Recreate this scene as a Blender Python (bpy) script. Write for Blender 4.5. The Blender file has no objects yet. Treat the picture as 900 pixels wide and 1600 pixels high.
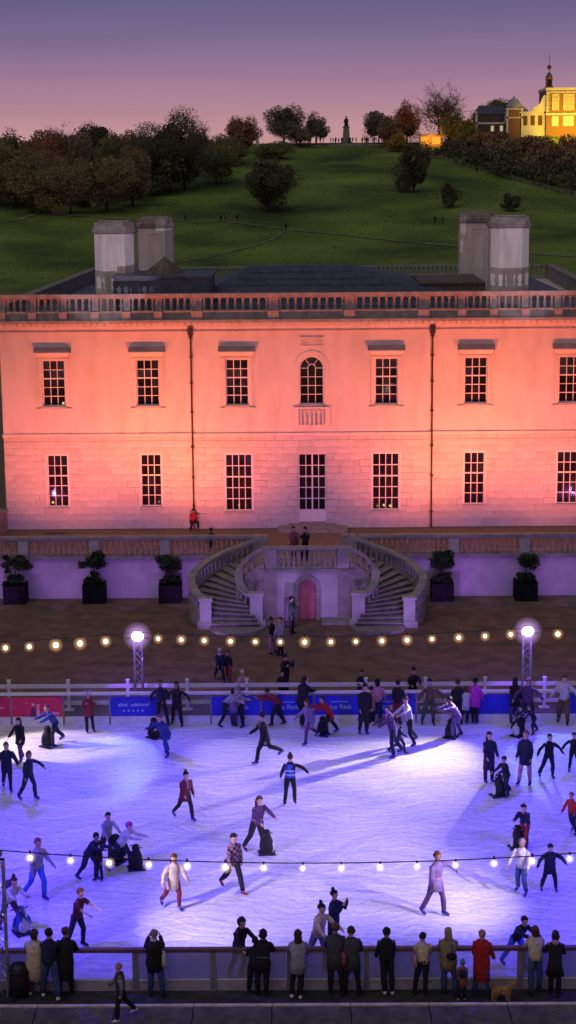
import bpy, bmesh, math, random
from mathutils import Vector, Matrix
R = math.radians
scene = bpy.context.scene
col = scene.collection
random.seed(7)

# ------------------------------------------------------------------ camera
cam_d = bpy.data.cameras.new('camera'); cam = bpy.data.objects.new('camera', cam_d); col.objects.link(cam)
PIT, YAW, ROL = 0.1946, -0.0079, -0.0085
F_ = Vector((math.sin(YAW)*math.cos(PIT), math.cos(YAW)*math.cos(PIT), -math.sin(PIT)))
R_ = Vector((math.cos(YAW), -math.sin(YAW), 0)); U_ = R_.cross(F_)
R2 = R_*math.cos(ROL)+U_*math.sin(ROL); U2 = -R_*math.sin(ROL)+U_*math.cos(ROL)
M = Matrix((R2, U2, -F_)).transposed().to_4x4(); M.translation = Vector((-0.618, -92.23, 20.83))
cam.matrix_world = M
cam_d.sensor_fit = 'VERTICAL'; cam_d.sensor_height = 24; cam_d.lens = 24*2669.26/1600
cam_d.clip_start = 1; cam_d.clip_end = 6000
scene.camera = cam

# ------------------------------------------------------------------ dusk sky
w = bpy.data.worlds.new('World'); scene.world = w; w.use_nodes = True
nt = w.node_tree; nt.nodes.clear()
def wn(t): return nt.nodes.new(t)
out = wn('ShaderNodeOutputWorld'); bg = wn('ShaderNodeBackground'); tc = wn('ShaderNodeTexCoord')
sep = wn('ShaderNodeSeparateXYZ'); ramp = wn('ShaderNodeValToRGB'); asn = wn('ShaderNodeMath'); asn.operation = 'ARCSINE'
mul = wn('ShaderNodeMath'); mul.operation = 'MULTIPLY'; mul.inputs[1].default_value = 1/1.5708
nt.links.new(tc.outputs['Generated'], sep.inputs[0]); nt.links.new(sep.outputs['Z'], asn.inputs[0])
nt.links.new(asn.outputs[0], mul.inputs[0]); nt.links.new(mul.outputs[0], ramp.inputs[0])
cr = ramp.color_ramp
def elev(deg): return deg/90.0
stops = [(0, (.58, .31, .30)), (1.3, (.53, .285, .30)), (2.6, (.37, .20, .30)), (3.9, (.215, .140, .285)), (5.0, (.132, .106, .24)), (6.2, (.076, .074, .19)),
         (14, (.050, .046, .10)), (40, (.046, .040, .08)), (90, (.042, .036, .07))]
cr.elements[0].position = elev(stops[0][0]); cr.elements[0].color = stops[0][1]+(1,)
cr.elements[1].position = 1.0; cr.elements[1].color = stops[-1][1]+(1,)
for d_, c_ in stops[1:-1]:
    e = cr.elements.new(elev(d_)); e.color = c_+(1,)
sky = wn('ShaderNodeTexSky'); sky.sky_type = 'NISHITA'; sky.sun_disc = False
sky.sun_elevation = R(1.0); sky.sun_rotation = R(215)
sc_ = wn('ShaderNodeVectorMath'); sc_.operation = 'SCALE'; sc_.inputs[3].default_value = 0.02
ad = wn('ShaderNodeVectorMath'); ad.operation = 'ADD'
cmap = wn('ShaderNodeMapping'); cmap.inputs['Scale'].default_value = (3, 3, 42); cn_ = wn('ShaderNodeTexNoise'); cn_.inputs['Scale'].default_value = 1.6; cn_.inputs['Detail'].default_value = 5
cm_ = wn('ShaderNodeMath'); cm_.operation = 'MULTIPLY_ADD'; cm_.inputs[1].default_value = .26; cm_.inputs[2].default_value = .87      # thin uneven high cloud
cs_ = wn('ShaderNodeVectorMath'); cs_.operation = 'SCALE'
nt.links.new(tc.outputs['Generated'], cmap.inputs[0]); nt.links.new(cmap.outputs[0], cn_.inputs['Vector']); nt.links.new(cn_.outputs['Fac'], cm_.inputs[0]); nt.links.new(cm_.outputs[0], cs_.inputs[3])
nt.links.new(ramp.outputs[0], cs_.inputs[0])
nt.links.new(sky.outputs[0], sc_.inputs[0]); nt.links.new(sc_.outputs[0], ad.inputs[0]); nt.links.new(cs_.outputs[0], ad.inputs[1])
nt.links.new(ad.outputs[0], bg.inputs[0]); bg.inputs[1].default_value = 1.0
nt.links.new(bg.outputs[0], out.inputs[0])

scene.view_settings.view_transform = 'Standard'; scene.view_settings.look = 'None'
scene.view_settings.exposure = 0; scene.view_settings.gamma = 1
scene.cycles.max_bounces = 5; scene.cycles.transparent_max_bounces = 48
scene.cycles.sample_clamp_indirect = 4

# afterglow of the set sun, a very soft broad light from behind the viewer
sd = bpy.data.lights.new('afterglow', 'SUN'); sd.energy = 0.47; sd.angle = R(70); sd.color = (1.0, .92, .74)
so = bpy.data.objects.new('afterglow', sd); col.objects.link(so)
so.rotation_euler = (R(30), 0, R(-30))

def spot(name, loc, target, energy, color, size, blend=.6, radius=.15):
    l = bpy.data.lights.new(name, 'SPOT'); l.energy = energy; l.color = color
    l.spot_size = R(size); l.spot_blend = blend; l.shadow_soft_size = radius
    o = bpy.data.objects.new(name, l); col.objects.link(o); o.location = loc
    o.rotation_euler = (Vector(target)-Vector(loc)).to_track_quat('-Z', 'Y').to_euler()
    return o

WHITE = (1.0, .80, .96); BLUE = (.065, .020, 1.0); COOL = (.26, .42, 1.0)
# floodlight towers (x, y, z)
TOWERS = dict(fl=(-7.07, -27.95, 3.4), fr=(8.11, -27.95, 3.5), nl=(-8.4, -51.15, 4.0), nr=(7.9, -51.15, 4.0))
# white floods across the ice
def tw(k, dx=0, dy=0, dz=0): t = TOWERS[k]; return (t[0]+dx, t[1]+dy, t[2]+dz)
spot('flood_or_added_lamp', tw('fr', 0, -.45, .1), (0, -36.8, 0), 8000, WHITE, 56, 1, .09)
spot('flood_or_added_lamp', tw('fl', 0, -.45, .1), (2, -38, 0), 1300, WHITE, 60, .8, .10)
spot('flood_or_added_lamp', tw('nl', 0, .5, .1), (-.4, -44.6, 0), 3200, WHITE, 50, .9, .09)
spot('flood_or_added_lamp', tw('nr', 0, .5, .1), (1.6, -44.0, 0), 2300, WHITE, 46, .9, .07)
spot('flood_or_added_lamp', tw('nr', 1.3, 1.9, .3), (1.2, -43.0, 0), 2500, WHITE, 44, .9, .07)  # second near-right lamp, added beside the tower for doubled shadows
spot('flood_or_added_lamp', (-14.5, -32, 4.2), (-10.6, -31.6, 0), 2400, (1, .78, .66), 40, .5, .15)
# added high lamps without fixtures, tinting the ice blue and violet
for wx, wy, tx, ty in ((-11.5, -30, -5, -37), (11.5, -30, 5, -37), (-11.5, -50, -5, -43.5), (11.5, -50, 5, -43.5)):
    spot('added_wash', (wx, wy, 8.5), (tx, ty, 0), 6300, BLUE, 100, 1, .4)
# cool pools under the far towers
spot('pool_lamp', tw('fl', -.2, -.5, .2), (-7.9, -32.6, 0), 620, COOL, 46, .3, .05)
spot('pool_lamp', tw('fr', .0, -.5, .2), (8.9, -32.6, 0), 620, COOL, 48, .3, .05)
# added lamps tint the masts blue; tower spill on court and terrace wall
for k in ('fl', 'fr'):
    spot('added_mast_light', tw(k, 0, -.7, .5), tw(k, 0, .3, -2.2), 900, (.20, .07, 1), 52, .6, .05)
for k in ('fl', 'fr'):
    spot('spill_lamp', tw(k, 0, .4, .1), tw(k, 0, 10, -3.4), 800, (.16, .04, 1), 110, .9, .2)
# added lamps, no fixtures, tinting terrace wall and stair violet
for x in (-15.5, -12.6, -9.2, -6.6, 6.2, 8.4, 12.2, 15.6):
    spot('added_wall_light', (x, -11.9, .3), (x, -8.7, 1.15), 170, (.46, .13, 1), 76, 1, .1)
for x in (-5.2, -1.6, .9, 4.6):
    spot('added_wall_light', (x, -17.6, .3), (x*.75, -13.2, 1.6), 230, (.52, .24, 1), 66, 1, .1)
# added narrow spots with no fixture, brightening only the front chimneys
spot('added_chimney_spot', (-11.5, -50, 8.5), (-11.1, 9, 17.0), 30000, (.95, .80, 1), 6.5, .5, .1)
spot('added_chimney_spot', (11.5, -50, 8.5), (11.3, 9, 17.0), 30000, (.95, .80, 1), 6.5, .5, .1)
# red-orange floods on the house front, standing behind the terrace balustrade
HOUSE = (1.0, .168, .055)
UPL = [(-13.2, 1.0), (-6.2, 1.15), (6.2, 1.15), (13.2, 1.1)]
for ux, k in UPL:
    spot('uplight_or_added_fill', (ux, -7.9, 2.3), (ux*.98, 0, 10.3), 5500*k, HOUSE, 106, .9, .12)
for ux in (-7.4, 7.2):
    spot('uplight_or_added_fill', (ux, -5.2, 2.2), (ux*.98, 0, 7.4), 620, (1.0, .40, .06), 84, 1.0, .12)
for ux in (-15.4, -11.3, -6.45, -2.0, 2.0, 6.45, 11.3, 15.4):       # added lamps, a faint violet fill on the ground floor
    spot('uplight_or_added_fill', (ux, -7.9, 2.25), (ux*.98, 0, 3.6), 300, (.85, .20, .85), 96, 1, .12)
# sodium-lit front of the hilltop house
spot('uplight_or_added_fill', (76, 416, 33.0), (80, 428, 37), 10500, (1, .60, .03), 140, .7, .3)
spot('uplight_or_added_fill', (89, 415, 33.0), (87, 428, 38), 15500, (1, .60, .03), 140, .7, .3)

# ------------------------------------------------------------------ materials
MATS = {}
def mat(name, c, rough=.7, c2=None, scale=4.0, bump=0.0, bscale=None, metal=0.0, emit=None, es=0, detail=4, spec=.4, contrast=(.35, .65), coord='Object', stretch=None):
    if name in MATS: return MATS[name]
    m = bpy.data.materials.new(name); m.use_nodes = True; t = m.node_tree; n = t.nodes; L = t.links
    b = n['Principled BSDF']; b.inputs['Base Color'].default_value = (*c, 1); b.inputs['Roughness'].default_value = rough
    b.inputs['Metallic'].default_value = metal; b.inputs['Specular IOR Level'].default_value = spec
    tcn = n.new('ShaderNodeTexCoord')
    if c2 is not None:
        no = n.new('ShaderNodeTexNoise'); no.inputs['Scale'].default_value = scale; no.inputs['Detail'].default_value = detail
        rp = n.new('ShaderNodeValToRGB'); rp.color_ramp.elements[0].position = contrast[0]; rp.color_ramp.elements[1].position = contrast[1]
        rp.color_ramp.elements[0].color = (*c, 1); rp.color_ramp.elements[1].color = (*c2, 1)
        if stretch:
            mpn = n.new('ShaderNodeMapping'); mpn.inputs['Scale'].default_value = stretch; L.new(tcn.outputs[coord], mpn.inputs[0]); L.new(mpn.outputs[0], no.inputs['Vector'])
        else: L.new(tcn.outputs[coord], no.inputs['Vector'])
        L.new(no.outputs['Fac'], rp.inputs[0]); L.new(rp.outputs[0], b.inputs['Base Color'])
    if bump:
        nb = n.new('ShaderNodeTexNoise'); nb.inputs['Scale'].default_value = bscale or scale*4; nb.inputs['Detail'].default_value = 5
        bp = n.new('ShaderNodeBump'); bp.inputs['Strength'].default_value = bump; bp.inputs['Distance'].default_value = .03
        L.new(tcn.outputs[coord], nb.inputs['Vector']); L.new(nb.outputs['Fac'], bp.inputs['Height']); L.new(bp.outputs[0], b.inputs['Normal'])
    if emit: b.inputs['Emission Color'].default_value = (*emit, 1); b.inputs['Emission Strength'].default_value = es
    MATS[name] = m; return m
STUCCO = mat('white_render', (.57, .53, .48), .85, (.68, .64, .60), 1.3, .3, 12, detail=9, contrast=(.28, .58), stretch=(1, 1, .30))
def ashlar_mat(i, k):
    return mat('ashlar_%d' % i, (.54*k, .505*k, .465*k), .85, (.65*k, .62*k, .58*k), 2.2, .4, 14, detail=8)
ASH = [ashlar_mat(i, k) for i, k in enumerate((.92, .97, 1.0, 1.04))]
JOINT = mat('mortar', (.30, .27, .25), .95)
STONE = mat('weathered_stone', (.20, .18, .165), .9, (.36, .33, .30), 2.2, .5, 16, contrast=(.3, .7))
STONE2 = mat('pale_stone', (.26, .24, .23), .85, (.38, .35, .33), 2.0, .4, 15)
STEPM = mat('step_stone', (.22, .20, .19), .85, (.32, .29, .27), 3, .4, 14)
SHADED_RISER = mat('riser_stone_shaded', (.07, .06, .058), .9, (.12, .105, .10), 3, .4, 14)  # stone darkened so that shade is put into the risers' colour
WALLP = mat('terrace_render', (.40, .38, .38), .85, (.50, .48, .48), 1.3, .25, 10)
CHIM = mat('chimney_render', (.62, .57, .54), .85, (.78, .74, .71), 2.2, .4, 12, detail=9, stretch=(1, 1, .22))
HOODL = mat('hood_lead', (.20, .20, .24), .6, (.28, .28, .32), 2, .2, 8)
LEAD = mat('lead_roof', (.07, .085, .12), .5, (.11, .13, .18), 1.4, .2, 8)
SLATE = mat('slate', (.055, .065, .10), .55, (.10, .115, .16), 3, .2, 9)
SLATE2 = mat('slate_dark', (.045, .055, .085), .55, (.085, .10, .14), 3, .2, 9)
COPPER = mat('brown_lead', (.11, .09, .07), .7, (.17, .14, .11), 5, .3, 12)
PAINT = mat('white_paint', (.78, .77, .76), .5, (.70, .69, .68), 5)
WOODW = mat('white_wood', (.84, .82, .80), .6, (.72, .70, .68), 6, .2, 30)
IRON = mat('black_iron', (.025, .02, .02), .6, (.05, .035, .03), 8, .3, 30)
GRAVEL = mat('gravel', (.11, .072, .050), .95, (.24, .155, .105), 1.1, .9, 9, detail=12, contrast=(.3, .72))
GRAVEL2 = mat('terrace_gravel', (.13, .10, .075), .95, (.20, .155, .11), 3.5, .8, 20, detail=8)
GRASS = mat('grass', (.045, .085, .012), .95, (.22, .31, .05), .045, .9, 1.5, detail=14, contrast=(.33, .70))
PATHM = mat('path_gravel', (.13, .13, .09), .9, (.30, .27, .23), .4, .3, 3)
RUBBER = mat('rubber_floor', (.022, .019, .026), .7, (.055, .048, .060), 3, .5, 40, detail=8)
TRACK = mat('trackway', (.07, .062, .066), .55, (.15, .135, .14), 2.4, .5, 30, detail=8)
METAL = mat('aluminium', (.55, .55, .58), .35, (.42, .42, .45), 6, metal=.9)
DARKM = mat('dark_metal', (.03, .03, .035), .45, (.05, .05, .055), 8, metal=.5)
KICK = mat('kickboard', (.74, .74, .80), .45, (.60, .60, .68), 4, .15, 12)
RAILB = mat('brown_rail', (.10, .055, .045), .5, (.16, .09, .07), 6, .2, 30)
POSTG = mat('board_post', (.16, .15, .19), .5, (.24, .22, .27), 8, .2, 30)
CABLE = mat('cable', (.02, .02, .022), .6)
REDB = mat('red_banner', (.62, .015, .10), .5, (.50, .012, .12), 2.0)
BLUEB = mat('blue_banner', (.02, .03, .62), .5, (.015, .022, .50), 2.0)
PRINT = mat('banner_print', (.55, .60, .85), .5)
PRINTP = mat('banner_print_pink', (.80, .45, .62), .5)
BARK = mat('bark', (.035, .027, .02), .95, (.07, .055, .042), 2, .6, 10)
BARKP = mat('pale_bark', (.12, .105, .09), .95, (.18, .16, .14), 2, .6, 10)
SKIN = [mat('skin_%d' % i, c, .6) for i, c in enumerate(((.55, .33, .25), (.62, .40, .31), (.30, .17, .11), (.42, .25, .17)))]
EYE = mat('eye_dark', (.02, .015, .012), .3)
DOORR = mat('red_door', (.46, .15, .15), .5, (.40, .12, .12), 3, .2, 20)
GOLD = mat('strip_metal', (.85, .80, .70), .4, (.6, .54, .48), 5, metal=.1, spec=.6)

def glass_mat(name, tint, gloss, trans, dif=(.02, .02, .03), rough=.06):
    m = bpy.data.materials.new(name); m.use_nodes = True; t = m.node_tree; n = t.nodes; n.clear()
    o = n.new('ShaderNodeOutputMaterial'); tr = n.new('ShaderNodeBsdfTransparent'); tr.inputs[0].default_value = (*tint, 1)
    gl = n.new('ShaderNodeBsdfGlossy'); gl.inputs['Roughness'].default_value = rough; gl.inputs[0].default_value = (.9, .9, .95, 1)
    df = n.new('ShaderNodeBsdfDiffuse'); df.inputs[0].default_value = (*dif, 1)
    no = n.new('ShaderNodeTexNoise'); no.inputs['Scale'].default_value = 2.2; tcn = n.new('ShaderNodeTexCoord'); t.links.new(tcn.outputs['Object'], no.inputs['Vector'])
    ma = n.new('ShaderNodeMath'); ma.operation = 'MULTIPLY_ADD'; ma.inputs[1].default_value = .25; ma.inputs[2].default_value = trans-.125
    t.links.new(no.outputs['Fac'], ma.inputs[0])
    m1 = n.new('ShaderNodeMixShader'); t.links.new(ma.outputs[0], m1.inputs[0]); t.links.new(df.outputs[0], m1.inputs[1]); t.links.new(tr.outputs[0], m1.inputs[2])
    m2 = n.new('ShaderNodeMixShader'); lw = n.new('ShaderNodeLayerWeight'); lw.inputs[0].default_value = gloss
    t.links.new(lw.outputs['Fresnel'], m2.inputs[0]); t.links.new(m1.outputs[0], m2.inputs[1]); t.links.new(gl.outputs[0], m2.inputs[2])
    t.links.new(m2.outputs[0], o.inputs[0]); MATS[name] = m; return m
PANE = glass_mat('window_glass', (.8, .8, .8), .35, .62, (.02, .016, .02))
PANE2 = glass_mat('window_glass_dim', (.6, .6, .65), .35, .40, (.035, .025, .03))
FROST = glass_mat('scratched_acrylic', (.78, .78, .88), .2, .38, (.30, .30, .36), .3)
KICK2 = mat('kickboard_grey', (.40, .38, .46), .5, (.30, .28, .36), 4, .15, 12)
CLEAR = glass_mat('clear_acrylic', (.93, .93, .97), .2, .86, (.3, .3, .4), .1)
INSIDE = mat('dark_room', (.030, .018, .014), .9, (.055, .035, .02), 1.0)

def bulb_mat(name, c, s):
    m = bpy.data.materials.new(name); m.use_nodes = True; t = m.node_tree; n = t.nodes; n.clear()
    o = n.new('ShaderNodeOutputMaterial'); e = n.new('ShaderNodeEmission'); e.inputs[0].default_value = (*c, 1); e.inputs[1].default_value = s
    t.links.new(e.outputs[0], o.inputs[0]); return m
BULB = bulb_mat('bulb_filament', (1, .84, .58), 10)
BULBP = bulb_mat('bulb_white', (1, .90, .80), 9)
FLOOD = bulb_mat('flood_lens', (1, .95, .93), 14)
WARMW = bulb_mat('lamp_inside', (1, .62, .22), 4)
LEDP = bulb_mat('orange_interior', (1, .36, .03), 1.3)
BIGW = bulb_mat('yellow_room', (1, .60, .05), .8)
def halo_mat(name, c, s):       # see-through glow shell, its emission drawn as a halo around a lamp
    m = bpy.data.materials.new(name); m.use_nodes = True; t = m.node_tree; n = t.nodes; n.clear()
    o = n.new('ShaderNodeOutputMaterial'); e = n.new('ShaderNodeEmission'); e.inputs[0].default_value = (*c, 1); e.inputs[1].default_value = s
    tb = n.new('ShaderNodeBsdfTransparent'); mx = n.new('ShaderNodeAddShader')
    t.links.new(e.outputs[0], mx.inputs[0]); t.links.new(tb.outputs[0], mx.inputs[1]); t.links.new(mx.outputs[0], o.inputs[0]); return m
HALO = halo_mat('amber_halo', (1, .52, .20), .027)
HALOP = halo_mat('pale_halo', (1, .72, .75), .032)
HALOF = halo_mat('flood_halo', (.75, .42, 1), .040)

# ice: pale, scratched by blades
def ice_mat():
    m = bpy.data.materials.new('ice'); m.use_nodes = True; t = m.node_tree; n = t.nodes; L = t.links; b = n['Principled BSDF']
    tcn = n.new('ShaderNodeTexCoord'); mp = n.new('ShaderNodeMapping'); L.new(tcn.outputs['Object'], mp.inputs[0]); mp.inputs['Scale'].default_value = (.62, 1.0, 1)
    n1 = n.new('ShaderNodeTexNoise'); n1.inputs['Scale'].default_value = .55; n1.inputs['Detail'].default_value = 7; n1.inputs['Distortion'].default_value = 1.2
    n2 = n.new('ShaderNodeTexNoise'); n2.inputs['Scale'].default_value = 9.0; n2.inputs['Detail'].default_value = 12; n2.inputs['Roughness'].default_value = .75
    L.new(mp.outputs[0], n1.inputs['Vector']); L.new(mp.outputs[0], n2.inputs['Vector'])
    wv = n.new('ShaderNodeTexWave'); wv.wave_type = 'RINGS'; wv.inputs['Scale'].default_value = .9; wv.inputs['Distortion'].default_value = 26; wv.inputs['Detail'].default_value = 3; wv.inputs['Detail Scale'].default_value = .35
    L.new(tcn.outputs['Object'], wv.inputs['Vector'])
    r1 = n.new('ShaderNodeValToRGB'); r1.color_ramp.elements[0].position = .3; r1.color_ramp.elements[1].position = .75
    r1.color_ramp.elements[0].color = (.66, .66, .72, 1); r1.color_ramp.elements[1].color = (.90, .90, .93, 1); L.new(n1.outputs['Fac'], r1.inputs[0])
    r2 = n.new('ShaderNodeValToRGB'); r2.color_ramp.elements[0].position = .38; r2.color_ramp.elements[1].position = .60
    r2.color_ramp.elements[0].color = (.62, .62, .68, 1); r2.color_ramp.elements[1].color = (1, 1, 1, 1); L.new(n2.outputs['Fac'], r2.inputs[0])
    r3 = n.new('ShaderNodeValToRGB'); r3.color_ramp.elements[0].position = 0; r3.color_ramp.elements[1].position = .14
    r3.color_ramp.elements[0].color = (.72, .72, .78, 1); r3.color_ramp.elements[1].color = (1, 1, 1, 1); L.new(wv.outputs['Fac'], r3.inputs[0])
    m1 = n.new('ShaderNodeMix'); m1.data_type = 'RGBA'; m1.blend_type = 'MULTIPLY'; m1.inputs[0].default_value = .8
    L.new(r1.outputs[0], m1.inputs[6]); L.new(r2.outputs[0], m1.inputs[7])
    m2 = n.new('ShaderNodeMix'); m2.data_type = 'RGBA'; m2.blend_type = 'MULTIPLY'; m2.inputs[0].default_value = .8
    wv2 = n.new('ShaderNodeTexWave'); wv2.wave_type = 'RINGS'; wv2.inputs['Scale'].default_value = .55; wv2.inputs['Distortion'].default_value = 40; wv2.inputs['Detail'].default_value = 4; wv2.inputs['Detail Scale'].default_value = .22
    mp2 = n.new('ShaderNodeMapping'); mp2.inputs['Location'].default_value = (7, 31, 0); L.new(tcn.outputs['Object'], mp2.inputs[0]); L.new(mp2.outputs[0], wv2.inputs['Vector'])
    r4 = n.new('ShaderNodeValToRGB'); r4.color_ramp.elements[0].position = .93; r4.color_ramp.elements[1].position = 1
    r4.color_ramp.elements[0].color = (0, 0, 0, 1); r4.color_ramp.elements[1].color = (.16, .16, .15, 1); L.new(wv2.outputs['Fac'], r4.inputs[0])
    m3 = n.new('ShaderNodeMix'); m3.data_type = 'RGBA'; m3.blend_type = 'ADD'; m3.inputs[0].default_value = 1
    L.new(m1.outputs[2], m2.inputs[6]); L.new(r3.outputs[0], m2.inputs[7]); L.new(m2.outputs[2], m3.inputs[6]); L.new(r4.outputs[0], m3.inputs[7]); L.new(m3.outputs[2], b.inputs['Base Color'])
    b.inputs['Roughness'].default_value = .42; b.inputs['Specular IOR Level'].default_value = .35
    bp = n.new('ShaderNodeBump'); bp.inputs['Strength'].default_value = .35; bp.inputs['Distance'].default_value = .02
    L.new(n2.outputs['Fac'], bp.inputs['Height']); L.new(bp.outputs[0], b.inputs['Normal'])
    return m
ICE = ice_mat()

# ------------------------------------------------------------------ helpers
class MB:
    def __init__(s): s.v = []; s.f = []; s.m = []
    def add(s, vs, fs, mi=0):
        k = len(s.v); s.v += [tuple(p) for p in vs]; s.f += [tuple(i+k for i in f) for f in fs]; s.m += [mi]*len(fs); return s
    def box(s, x0, x1, y0, y1, z0, z1, mi=0):
        vs = [(x0, y0, z0), (x1, y0, z0), (x1, y1, z0), (x0, y1, z0), (x0, y0, z1), (x1, y0, z1), (x1, y1, z1), (x0, y1, z1)]
        return s.add(vs, [(0, 3, 2, 1), (4, 5, 6, 7), (0, 1, 5, 4), (1, 2, 6, 5), (2, 3, 7, 6), (3, 0, 4, 7)], mi)
    def prism(s, pts, z0, z1, mi=0):          # polygon in xy
        n = len(pts); vs = [(p[0], p[1], z0) for p in pts]+[(p[0], p[1], z1) for p in pts]
        return s.add(vs, [tuple(reversed(range(n))), tuple(range(n, 2*n))]+[(i, (i+1) % n, n+(i+1) % n, n+i) for i in range(n)], mi)
    def loft(s, rings, cap=True, mi=0):
        n = len(rings[0]); vs = [p for r in rings for p in r]; fs = []
        for j in range(len(rings)-1):
            for i in range(n): fs.append((j*n+i, j*n+(i+1) % n, (j+1)*n+(i+1) % n, (j+1)*n+i))
        if cap: fs.append(tuple(reversed(range(n)))); fs.append(tuple((len(rings)-1)*n+i for i in range(n)))
        return s.add(vs, fs, mi)
    def lathe(s, prof, c=(0, 0, 0), n=8, mi=0):
        rings = [[(c[0]+r*math.cos(2*math.pi*i/n), c[1]+r*math.sin(2*math.pi*i/n), c[2]+z) for i in range(n)] for r, z in prof]
        return s.loft(rings, True, mi)
    def tube(s, p, q, r, r2=None, n=6, mi=0):
        p = Vector(p); q = Vector(q); d = (q-p)
        if d.length < 1e-6: return s
        d.normalize(); u = d.orthogonal().normalized(); v = d.cross(u); r2 = r if r2 is None else r2
        rg = [[tuple(c+(u*math.cos(2*math.pi*i/n)+v*math.sin(2*math.pi*i/n))*rr) for i in range(n)] for c, rr in ((p, r), (q, r2))]
        return s.loft(rg, True, mi)
    def ball(s, c, r, n=8, m=5, mi=0, sx=1, sy=1, sz=1):
        prof = [(max(.02, math.sin(math.pi*j/m))*r, -math.cos(math.pi*j/m)*r) for j in range(m+1)]
        rings = [[(c[0]+rr*math.cos(2*math.pi*i/n)*sx, c[1]+rr*math.sin(2*math.pi*i/n)*sy, c[2]+z*sz) for i in range(n)] for rr, z in prof]
        return s.loft(rings, True, mi)
    def mesh(s, name, smooth=False):
        me = bpy.data.meshes.new(name); me.from_pydata(s.v, [], s.f)
        me.polygons.foreach_set('material_index', s.m)
        if smooth: me.polygons.foreach_set('use_smooth', [True]*len(s.f))
        me.update(); return me
def build(mb, name, m, parent=None, smooth=False, loc=None):
    me = mb if isinstance(mb, bpy.types.Mesh) else mb.mesh(name, smooth)
    if not me.materials:
        for x in (m if isinstance(m, (list, tuple)) else [m]): me.materials.append(x)
    o = bpy.data.objects.new(name, me); col.objects.link(o)
    if parent: o.parent = parent
    if loc: o.location = loc
    return o
def tag(o, label=None, cat=None, group=None, kind=None):
    if label: o['label'] = label
    if cat: o['category'] = cat
    if group: o['group'] = group
    if kind: o['kind'] = kind
    return o
def thing(name, loc, label, cat, group=None, rz=0):
    o = bpy.data.objects.new(name, None); col.objects.link(o); o.location = loc; o.rotation_euler.z = rz
    o.empty_display_size = .3
    return tag(o, label, cat, group)

# ------------------------------------------------------------------ terrain
def sm(t): t = max(0, min(1, t)); return t*t*(3-2*t)
def hz(x, y):
    d = y+92.23
    z = .145*max(0, d-330)
    if d > 541: z = 30.6-.01*(d-541)
    if d < 345: z = .145*15*max(0, (d-315)/30)**2
    z += 3.6*sm((x-46)/22)*sm((d-490)/35)
    z -= .9*math.exp(-((d-330)/40)**2)*0
    if 350 < d < 535: z += .5*math.sin(x*.05+1.1)*math.sin(d*.045)
    return z
def build_terrain():
    ys = [-95, -60, -26, -15, -8, 0, 20, 45, 80, 120, 170, 210, 223]+[226+4*i for i in range(60)]+[480, 520, 600, 800, 1500]
    xs = [-700, -400, -250, -180]+[-140+5*i for i in range(57)]+[180, 250, 400, 700]
    v = []; f = []
    for y in ys:
        for x in xs:
            v.append((x, y, -0.004 if y < 60 else hz(x, y)))
    nx = len(xs)
    for j in range(len(ys)-1):
        for i in range(nx-1): f.append((j*nx+i, j*nx+i+1, (j+1)*nx+i+1, (j+1)*nx+i))
    mb = MB(); mb.add(v, f); o = build(mb, 'ground', [GRASS, GRAVEL], smooth=True)
    for p in o.data.polygons:
        if p.center.y < 46: p.material_index = 1
    tag(o, kind='structure')
build_terrain()
def path_strip(pts, wd, name='path'):
    mb = MB(); vs = []
    dense = []
    for i in range(len(pts)-1):
        a = Vector(pts[i]); b = Vector(pts[i+1]); k = max(1, int((b-a).length/3))
        for j in range(k): dense.append(a.lerp(b, j/k))
    dense.append(Vector(pts[-1]))
    for i, p in enumerate(dense):
        t = (dense[min(i+1, len(dense)-1)]-dense[max(i-1, 0)]).normalized(); nrm = Vector((-t.y, t.x))
        for s_ in (-1, 1):
            q = p+nrm*wd*.5*s_; vs.append((q.x, q.y, hz(q.x, q.y)+.14))
    mb.add(vs, [(2*i, 2*i+1, 2*i+3, 2*i+2) for i in range(len(dense)-1)])
    tag(build(mb, name, PATHM, smooth=True), kind='structure')
PATHS = [([(-53.2, 317.2), (-40.5, 311.2), (-28.4, 309.0), (-18.8, 309.5), (-10.6, 305.8), (-3.2, 299.8), (6.9, 295.0), (18.0, 287.2), (33.8, 276.8), (47.6, 267.2), (60.0, 261.8)], 0.9), ([(-3.5, 299.0), (-6.6, 287.8), (-12.6, 276.0), (-19.0, 267.2), (-26.6, 260.5)], 0.6), ([(-74.0, 306.2), (-66.1, 312.5), (-63.0, 322.0), (-53.2, 317.2)], 1.3), ([(-5.9, 443.0), (9.8, 443.0), (27.5, 443.0), (43.3, 421.8)], 1.2)]
HILLF = ((40.3, 407.5), (72.3, 335.8))
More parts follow.
